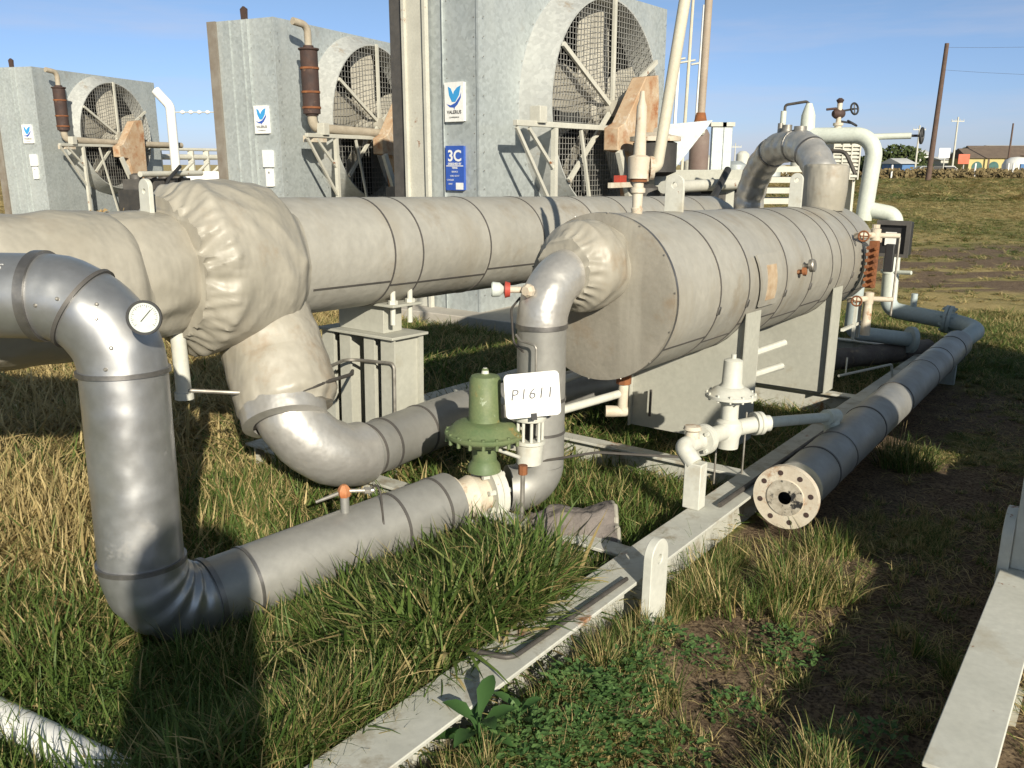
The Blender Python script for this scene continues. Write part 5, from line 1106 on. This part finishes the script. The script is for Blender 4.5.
# ------------------------------------------------------------------ neighbouring skid vessel (casts the shade on the right) and added shadow casters
nv = thing('neighbour_vessel', 'larger insulated vessel of the next skid, beside the photographer', 'pressure vessel', S(3, 1.3, 0))
NA0, NA1, NPE, NH, NR = 4.4, 7.8, 1.35, 1.46, 0.60
MB().lathe(S(NA0, NPE, NH), Av, [(0, .05), (.0, NR - .05), (.02, NR), (NA1 - NA0, NR), (NA1 - NA0 + .15, NR * .7), (NA1 - NA0 + .2, .05)], 48).build('shell_jacket', 'jacket', nv)
for al in (4.6, 6.8):
    MB().sbox(al, al + .02, NPE - .4, NPE + .4, 0, NH - .42).build('saddle_plate', 'saddle', nv)
for al in (4.8, 5.6, 6.4): MB().ring(S(al, NPE, NH), Av, NR, .014, .004, 48).build('band', 'seam', nv)
MB().cyl(S(5.4, NPE, NH + .4), S(5.4, NPE, NH + .9), .12, seg=20).build('top_nozzle', 'jacket', nv)
nw = thing('added_shade_drum', 'unseen drum added to the next skid, splitting its shade with a sunlit gap', 'tank', S(2.8, 1.35, 0))  # drum added out of view, sized to leave a sunlit gap in the shade
MB().lathe(S(2.42, NPE, 1.40), Av, [(0, .05), (.0, .5), (.02, .60), (0.86, .60), (0.96, .4), (1.0, .05)], 48).build('shell_jacket', 'jacket', nw)
for al in (2.6, 3.1): MB().sbox(al, al + .02, NPE - .4, NPE + .4, 0, .96).build('saddle_plate', 'saddle', nw)
tk_ = thing('added_shadow_tank', 'upright tank shape added behind the camera to cast the shadow of its operator', 'tank', S(-1.09, 1.15, 0))  # unseen tank shape, added to cast the camera operator's shadow on the left elbow
tb = S(-1.05, 1.10, .0)
MB().lathe(tb, ZUP, [(0, .16), (.25, .16), (.26, .195), (2.10, .195), (2.22, .15), (2.29, .08), (2.30, 0)], 32).build('caster_shell', 'jacket', tk_)
MB().ring(tb + ZUP * 1.2, ZUP, .195, .02, .004, 32).build('band', 'seam', tk_)

# ------------------------------------------------------------------ vegetation
def vegmat(name, greens, drys, transl=.35):
    m = bpy.data.materials.new(name); m.use_nodes = True; n = m.node_tree.nodes; l = m.node_tree.links.new
    b = n['Principled BSDF']; b.inputs['Roughness'].default_value = .55; b.inputs['Specular IOR Level'].default_value = .25
    at = n.new('ShaderNodeAttribute'); at.attribute_name = 'blade'; sp = n.new('ShaderNodeSeparateColor'); l(at.outputs['Color'], sp.inputs[0])
    ai = n.new('ShaderNodeAttribute'); ai.attribute_type = 'INSTANCER'; ai.attribute_name = 'dry'
    def mixc(f, a, c):
        q = n.new('ShaderNodeMix'); q.data_type = 'RGBA'; l(f, q.inputs[0])
        for k, v in ((6, a), (7, c)):
            if isinstance(v, tuple): q.inputs[k].default_value = (*v, 1)
            else: l(v, q.inputs[k])
        return q.outputs[2]
    g = mixc(sp.outputs[1], greens[0], greens[1]); d = mixc(sp.outputs[1], drys[0], drys[1])
    s_ = n.new('ShaderNodeMath'); s_.operation = 'ADD'; l(ai.outputs['Fac'], s_.inputs[0]); l(sp.outputs[0], s_.inputs[1])
    r_ = n.new('ShaderNodeMapRange'); r_.inputs[1].default_value = .85; r_.inputs[2].default_value = 1.15; l(s_.outputs[0], r_.inputs[0])
    c = mixc(r_.outputs[0], g, d); l(c, b.inputs['Base Color'])
    tr = n.new('ShaderNodeBsdfTranslucent'); l(c, tr.inputs['Color']); mx = n.new('ShaderNodeMixShader'); mx.inputs[0].default_value = transl
    l(b.outputs[0], mx.inputs[1]); l(tr.outputs[0], mx.inputs[2]); l(mx.outputs[0], n['Material Output'].inputs['Surface'])
    return m
M['grass'] = vegmat('grass_blades', ((.045, .088, .016), (.14, .205, .05)), ((.31, .23, .095), (.62, .50, .25)))
def blade_mesh(name, nb, rad, h0, h1, w, lean, curl, flat=0.0, segs=4, spread=1.0):
    vs = []; fs = []; cols = []
    for k in range(nb):
        a = random.uniform(0, 2 * math.pi); r_ = rad * math.sqrt(random.random()); x, y = r_ * math.cos(a), r_ * math.sin(a)
        h = random.uniform(h0, h1); da = a + random.gauss(0, spread); d = Vector((math.cos(da), math.sin(da), 0)); e = Vector((-d.y, d.x, 0))
        ph = random.uniform(.0, lean) + flat; cu = random.uniform(.2, curl); p = Vector((x, y, -.01)); ww = w * random.uniform(.4, 1.5); st = h / segs
        b0 = len(vs); dv = random.random(); lv = random.random(); tw = random.uniform(-.8, .8)
        for s in range(segs + 1):
            f = s / segs; q = ww * (1 - f ** 1.6) * .5 + .0003; ee = (e * math.cos(tw * f) + d.cross(e) * math.sin(tw * f))
            vs += [p - ee * q, p + ee * q]; cols += [(dv, lv, f, 1)] * 2
            ang = ph + cu * f; p = p + (d * math.sin(ang) + Vector((0, 0, 1)) * math.cos(ang)) * st
            if p.z < .004: p.z = .004
        for s in range(segs): b = b0 + 2 * s; fs.append((b, b + 1, b + 3, b + 2))
    me = bpy.data.meshes.new(name); me.from_pydata([tuple(v) for v in vs], [], fs)
    ca = me.color_attributes.new('blade', 'FLOAT_COLOR', 'POINT'); ca.data.foreach_set('color', np.array(cols, np.float32).ravel())
    for p in me.polygons: p.use_smooth = True
    me.materials.append(M['grass']); return me
def weed_mesh(name, nl, rad, h):
    vs = []; fs = []; cols = []
    for k in range(nl):
        a = random.uniform(0, 6.28); r_ = rad * math.sqrt(random.random()); z = h * random.uniform(.2, 1) * (1 - .5 * (r_ / rad) ** 2); c = Vector((r_ * math.cos(a), r_ * math.sin(a), z))
        d = Vector((math.cos(a + random.gauss(0, .9)), math.sin(a + random.gauss(0, .9)), random.uniform(-.1, .6))).normalized(); e = d.cross(Vector((0, 0, 1))).normalized(); s = random.uniform(.004, .015); b0 = len(vs)
        lift = d.cross(e) * -s * .25
        vs += [c, c + d * s * .7 + e * s * .6 + lift, c + d * s * 1.5 + e * s * .45, c + d * s * 2.1, c + d * s * 1.5 - e * s * .45, c + d * s * .7 - e * s * .6 + lift, c + d * s * 1.1]
        fs += [(b0, b0 + 1, b0 + 6), (b0 + 1, b0 + 2, b0 + 6), (b0 + 2, b0 + 3, b0 + 6), (b0 + 3, b0 + 4, b0 + 6), (b0 + 4, b0 + 5, b0 + 6), (b0 + 5, b0, b0 + 6)]
        cols += [(random.random() * .3, random.random(), 0, 1)] * 7
    me = bpy.data.meshes.new(name); me.from_pydata([tuple(v) for v in vs], [], fs)
    ca = me.color_attributes.new('blade', 'FLOAT_COLOR', 'POINT'); ca.data.foreach_set('color', np.array(cols, np.float32).ravel())
    me.materials.append(M['weed']); return me
M['weed'] = vegmat('weed_leaves', ((.055, .12, .035), (.13, .22, .07)), ((.16, .22, .07), (.3, .3, .12)), .3)
def scatter(name, meshes, P, rot, scl, dry, label, cat):
    """one 'stuff' object: clumps instanced on the points P by geometry nodes"""
    src = bpy.data.collections.new(name + '_clumps')
    for m_ in meshes: src.objects.link(bpy.data.objects.new(m_.name, m_))
    me = bpy.data.meshes.new(name); me.vertices.add(len(P)); me.vertices.foreach_set('co', P.astype(np.float32).ravel())
    for nm, ty, arr in (('rot', 'FLOAT_VECTOR', rot), ('scl', 'FLOAT_VECTOR', scl)):
        a = me.attributes.new(nm, ty, 'POINT'); a.data.foreach_set('vector', arr.astype(np.float32).ravel())
    a = me.attributes.new('dry', 'FLOAT', 'POINT'); a.data.foreach_set('value', dry.astype(np.float32))
    ob = bpy.data.objects.new(name, me); COL.objects.link(ob)
    ng = bpy.data.node_groups.new(name, 'GeometryNodeTree'); ng.interface.new_socket('Geometry', in_out='INPUT', socket_type='NodeSocketGeometry'); ng.interface.new_socket('Geometry', in_out='OUTPUT', socket_type='NodeSocketGeometry')
    N = ng.nodes; l = ng.links.new
    gi = N.new('NodeGroupInput'); go = N.new('NodeGroupOutput'); ci = N.new('GeometryNodeCollectionInfo'); ci.inputs['Collection'].default_value = src; ci.inputs['Separate Children'].default_value = True; ci.inputs['Reset Children'].default_value = True
    ip = N.new('GeometryNodeInstanceOnPoints'); ip.inputs['Pick Instance'].default_value = True
    ar = N.new('GeometryNodeInputNamedAttribute'); ar.data_type = 'FLOAT_VECTOR'; ar.inputs[0].default_value = 'rot'
    as_ = N.new('GeometryNodeInputNamedAttribute'); as_.data_type = 'FLOAT_VECTOR'; as_.inputs[0].default_value = 'scl'
    rv_ = N.new('FunctionNodeRandomValue'); rv_.data_type = 'INT'; rv_.inputs[4].default_value = 0; rv_.inputs[5].default_value = len(meshes) - 1
    e2r = N.new('FunctionNodeEulerToRotation')
    l(gi.outputs[0], ip.inputs['Points']); l(ci.outputs[0], ip.inputs['Instance']); l(rv_.outputs[2], ip.inputs['Instance Index']); l(ar.outputs[0], e2r.inputs[0]); l(e2r.outputs[0], ip.inputs['Rotation']); l(as_.outputs[0], ip.inputs['Scale']); l(ip.outputs[0], go.inputs[0])
    mo = ob.modifiers.new('scatter', 'NODES'); mo.node_group = ng
    _props(ob, label, cat, None, 'stuff'); return ob
# footprint exclusions in skid coordinates
def blocked(X, Y):
    al, pe = skid_c(X, Y)
    b = ((pe > -1.50) & (pe < -1.29) & (al > .9) & (al < 8.6))
    b |= ((pe > -.27) & (pe < -.08) & (al > 1.95)); b |= (al > 3.66) & (al < 8.3) & (abs(pe + 1.165) < .125)
    s = np.clip((al - 1.3) / 1.5, 0, 1); c = -2.5 + s * .24; b |= (al > 1.22) & (al < 2.95) & (abs(pe - c) < .125)
    b |= (al > 2.3) & (al < 6) & (abs(pe + 2.86) < .12)
    b |= (abs(al - .9) < .06) & (pe > -4) & (pe < -1.9)
    b |= (al > 7.2) & (pe < -4.6) & (pe > -9.7) & (al < 11.5)
    return b
def rnd(n, lo, hi): return rng.uniform(lo, hi, n)
def make_points(n, ylo, yhi, power=1.0, xm=.72, xadd=.5):
    t = rng.random(n) ** power; Y = ylo + (yhi - ylo) * t; X = (rng.random(n) * 2 - 1) * (Y * xm + xadd); return X, Y
tuft = [blade_mesh('grass_clump', 42, .45, .35, 1.3, .048, 1.05, 1.9, spread=9, segs=5) for _ in range(12)]
def grass_layer(name, n, ylo, yhi, power, wide, hs, label, thin=0.0, keep=None):
    X, Y = make_points(n, ylo, yhi, power); soil, dry, h, cov = maps(X, Y)
    k = (rng.random(len(X)) < cov * (1 - thin)) & ~blocked(X, Y)
    X, Y, dry, h = X[k], Y[k], dry[k], h[k]; n = len(X); Z = gz(X, Y)
    rot = np.stack([rng.normal(0, .18, n), rng.normal(0, .18, n), rnd(n, 0, 6.28)], -1)
    hh = h * hs * rnd(n, .65, 1.35); wd = hh * wide * rnd(n, .85, 1.25)
    return scatter(name, tuft, np.stack([X, Y, Z], -1), rot, np.stack([wd, wd, hh], -1), np.clip(dry + rng.normal(0, .10, n), 0, 1), label, 'grass')
# blade width scales with the horizontal scale: .03 * wide
grass_layer('near_grass', 24000, 1.0, 4.2, .75, 1.15, 1.1, 'dense long green and straw grass around the pipes in the foreground')
grass_layer('middle_grass', 26000, 4.2, 11, .8, 1.7, 1.0, 'green and straw grass behind and under the vessels')
grass_layer('field_grass', 42000, 11, 48, .6, 4.0, .55, 'short dry field grass beyond the equipment')
grass_layer('distant_grass', 22000, 45, 113, .8, 9.0, .9, 'dry grass at the far side of the field')
# dry straw litter on bare soil
straw = [blade_mesh('straw_litter', 20, .10, .03, .13, .0026, .1, .5, flat=1.45, segs=3, spread=9) for _ in range(5)]
X, Y = make_points(7500, 1.2, 8, .8); soil, dry, h, cov = maps(X, Y); al_, pe_ = skid_c(X, Y)
k = (pe_ > -1.28) & ~blocked(X, Y) & (rng.random(len(X)) < .10 + .8 * sstep(fbm(X, Y, 1.6, 71), .46, .62)); X, Y = X[k], Y[k]; n_ = len(X)
sc_ = rnd(n_, .7, 1.3)
scatter('straw_litter', straw, np.stack([X, Y, gz(X, Y) + .004], -1), np.stack([rng.normal(0, .06, n_), rng.normal(0, .06, n_), rnd(n_, 0, 6.28)], -1), np.stack([sc_] * 3, -1), rnd(n_, .55, 1.0), 'dry straw litter over the bare brown soil', 'straw')
# dead thatch mixed into the living grass
X, Y = make_points(9000, 1.2, 7, .8); soil, dry, h, cov = maps(X, Y); al_, pe_ = skid_c(X, Y)
k = (pe_ < -1.4) & ~blocked(X, Y) & (rng.random(len(X)) < .75); X, Y = X[k], Y[k]; n_ = len(X); sc_ = rnd(n_, .8, 1.6)
thatch = [blade_mesh('thatch', 16, .10, .05, .17, .0032, .7, 1.6, flat=.75, segs=4, spread=9) for _ in range(6)]
scatter('dead_thatch', thatch, np.stack([X, Y, gz(X, Y) + .02], -1), np.stack([rng.normal(0, .2, n_), rng.normal(0, .2, n_), rnd(n_, 0, 6.28)], -1), np.stack([sc_] * 3, -1), rnd(n_, .5, 1.0), 'bent dead straw tangled in the green grass', 'straw')
# clods and pebbles on the bare soil
def clod_mesh(name):
    bm = bmesh.new(); bmesh.ops.create_icosphere(bm, subdivisions=1, radius=1)
    for v in bm.verts: v.co *= random.uniform(.6, 1.2); v.co.z *= .6
    me = bpy.data.meshes.new(name); bm.to_mesh(me); bm.free(); me.materials.append(M['clod']); return me
M['clod'] = mat('soil_clods', (.16, .11, .075), (.26, .19, .13), 30, .95)
X, Y = make_points(9000, 1.2, 8, .8); al_, pe_ = skid_c(X, Y); soil, dry, h, cov = maps(X, Y)
k = (pe_ > -1.25) & ~blocked(X, Y) & (rng.random(len(X)) < soil * .8); X, Y = X[k], Y[k]; n_ = len(X); sc_ = .003 + .011 * rng.random(n_) ** 3
scatter('soil_clods', [clod_mesh('clod') for _ in range(5)], np.stack([X, Y, gz(X, Y)], -1), np.stack([rnd(n_, 0, 6), rnd(n_, 0, 6), rnd(n_, 0, 6)], -1), np.stack([sc_] * 3, -1), rnd(n_, 0, 1), 'small clods and pebbles on the bare brown soil', 'clods')
# taller tufts at the places the photo shows them (skid coordinates)
tall = [blade_mesh('tall_tuft', 70, .06, .08, .28, .0050, .55, 1.25, segs=5) for _ in range(5)]
spots = []
def tuft_at(al, pe, r_, n, s, dry):
    for _ in range(n):
        a = random.uniform(0, 6.28); q = r_ * math.sqrt(random.random()); A = al + q * math.cos(a); P_ = pe + q * math.sin(a)
        w = S(A, P_, 0); spots.append((w.x, w.y, s * random.uniform(.7, 1.25), dry + random.uniform(-.12, .12)))
tuft_at(3.05, -1.05, .20, 9, .85, .35); tuft_at(3.35, -.92, .20, 9, .8, .45); tuft_at(3.7, -.98, .12, 7, .7, .25)
tuft_at(2.05, -.50, .14, 13, .75, .38); tuft_at(5.25, -.92, .15, 11, .85, .30); tuft_at(2.85, -1.19, .06, 7, .62, .35)
tuft_at(2.4, -1.82, .28, 24, .65, .45); tuft_at(2.0, -1.90, .30, 30, .95, .42); tuft_at(1.6, -1.95, .25, 22, .9, .36); tuft_at(1.45, -2.15, .2, 14, .9, .3); tuft_at(3.9, -2.2, .5, 26, .8, .15)
tuft_at(1.9, -2.9, .4, 20, .7, .4); tuft_at(1.15, -1.75, .2, 16, .8, .3); tuft_at(3.0, -.35, .12, 5, .5, .3); tuft_at(2.2, -1.12, .14, 8, .55, .4); tuft_at(3.3, -1.75, .25, 10, .6, .2)
tuft_at(1.9, -1.0, .25, 14, .45, .5); tuft_at(1.9, -2.15, .12, 10, .8, .4); tuft_at(2.3, -2.0, .10, 5, .6, .4)
for a_l in np.linspace(1.15, 2.62, 16): tuft_at(a_l, -1.54, .06, 8, .70, .45)
for a_l in np.linspace(1.3, 3.4, 14): tuft_at(a_l, -1.22, .06, 6, .45, .4)
sp_a = np.array(spots); n_ = len(sp_a)
scatter('tall_tufts', tall, np.stack([sp_a[:, 0], sp_a[:, 1], gz(sp_a[:, 0], sp_a[:, 1])], -1), np.stack([rng.normal(0, .12, n_), rng.normal(0, .12, n_), rnd(n_, 0, 6.28)], -1), np.stack([sp_a[:, 2]] * 3, -1), sp_a[:, 3], 'tall loose grass tufts around the beams and flange', 'grass')
# leafy weeds bottom centre
wm = [weed_mesh('weed_clump', 110, .09, .09) for _ in range(5)]
wsp = []
for al, pe, r_, n in ((2.6, -.9, .3, 4), (2.3, -.6, .4, 3), (1.90, -1.12, .13, 11), (1.68, -1.14, .12, 12), (2.15, -1.12, .12, 5), (1.5, -1.0, .16, 8), (1.2, -2.2, .2, 10), (1.9, -.7, .3, 8), (1.55, -.65, .3, 14), (3.1, -2.6, .4, 6)):
    for _ in range(n):
        a = random.uniform(0, 6.28); q = r_ * math.sqrt(random.random()); w = S(al + q * math.cos(a), pe + q * math.sin(a), 0); wsp.append((w.x, w.y))
wsp = np.array(wsp); n_ = len(wsp); s_ = rnd(n_, .7, 1.25)
scatter('leafy_weeds', wm, np.stack([wsp[:, 0], wsp[:, 1], gz(wsp[:, 0], wsp[:, 1])], -1), np.stack([np.zeros(n_), np.zeros(n_), rnd(n_, 0, 6.28)], -1), np.stack([s_] * 3, -1), rnd(n_, .1, .5), 'small bright leafy weeds at the bottom centre of the picture', 'weeds')
# broad-leaved young plants beside the beam
def broad_plant(label, al, pe, leaves, s):
    o = S(al, pe, 0); o.z = float(gz(o.x, o.y)); t = thing('broad_leaved_plant', label, 'plant', o, 'young broad-leaved plants by the beam')
    MB().sweep([o, o + Vector((.01, 0, .06 * s)), o + Vector((.005, .01, .13 * s))], [.006, .005, .003], 8).build('stem', 'weed', t)
    for k in range(leaves):
        a = 2.4 * k; d = Vector((math.cos(a), math.sin(a), 0)); e = Vector((-d.y, d.x, 0)); b = o + Vector((.006, .005, (.03 + .10 * k / leaves) * s)); vs = []; ln = (.085 + .03 * random.random()) * s; up = .5 + .6 * k / leaves
        for i, (f, w) in enumerate(((0, .06), (.2, .45), (.45, 1), (.7, .8), (.9, .35), (1, .03))):
            c = b + d * ln * f + Vector((0, 0, ln * (up * f - .55 * f * f))); ww = .021 * s * w
            vs += [c - e * ww + ZUP * ww * .35, c, c + e * ww + ZUP * ww * .35]
        fs = []
        for i in range(5): q = 3 * i; fs += [(q, q + 1, q + 4, q + 3), (q + 1, q + 2, q + 5, q + 4)]
        MB().add(vs, fs).build('leaf', 'weed', t, smooth=180)
broad_plant('tall young broad-leaved plant in front of the white beam', 1.56, -1.25, 12, 1.2)
broad_plant('small broad-leaved plant right of the taller one by the beam', 1.70, -1.22, 10, .8)
broad_plant('broad-leaved plant in the dark grass left of the beam', 1.02, -1.78, 9, 1.0)
broad_plant('low broad-leaved seedling by the end of the white ground pipe', .98, -2.25, 8, .7)
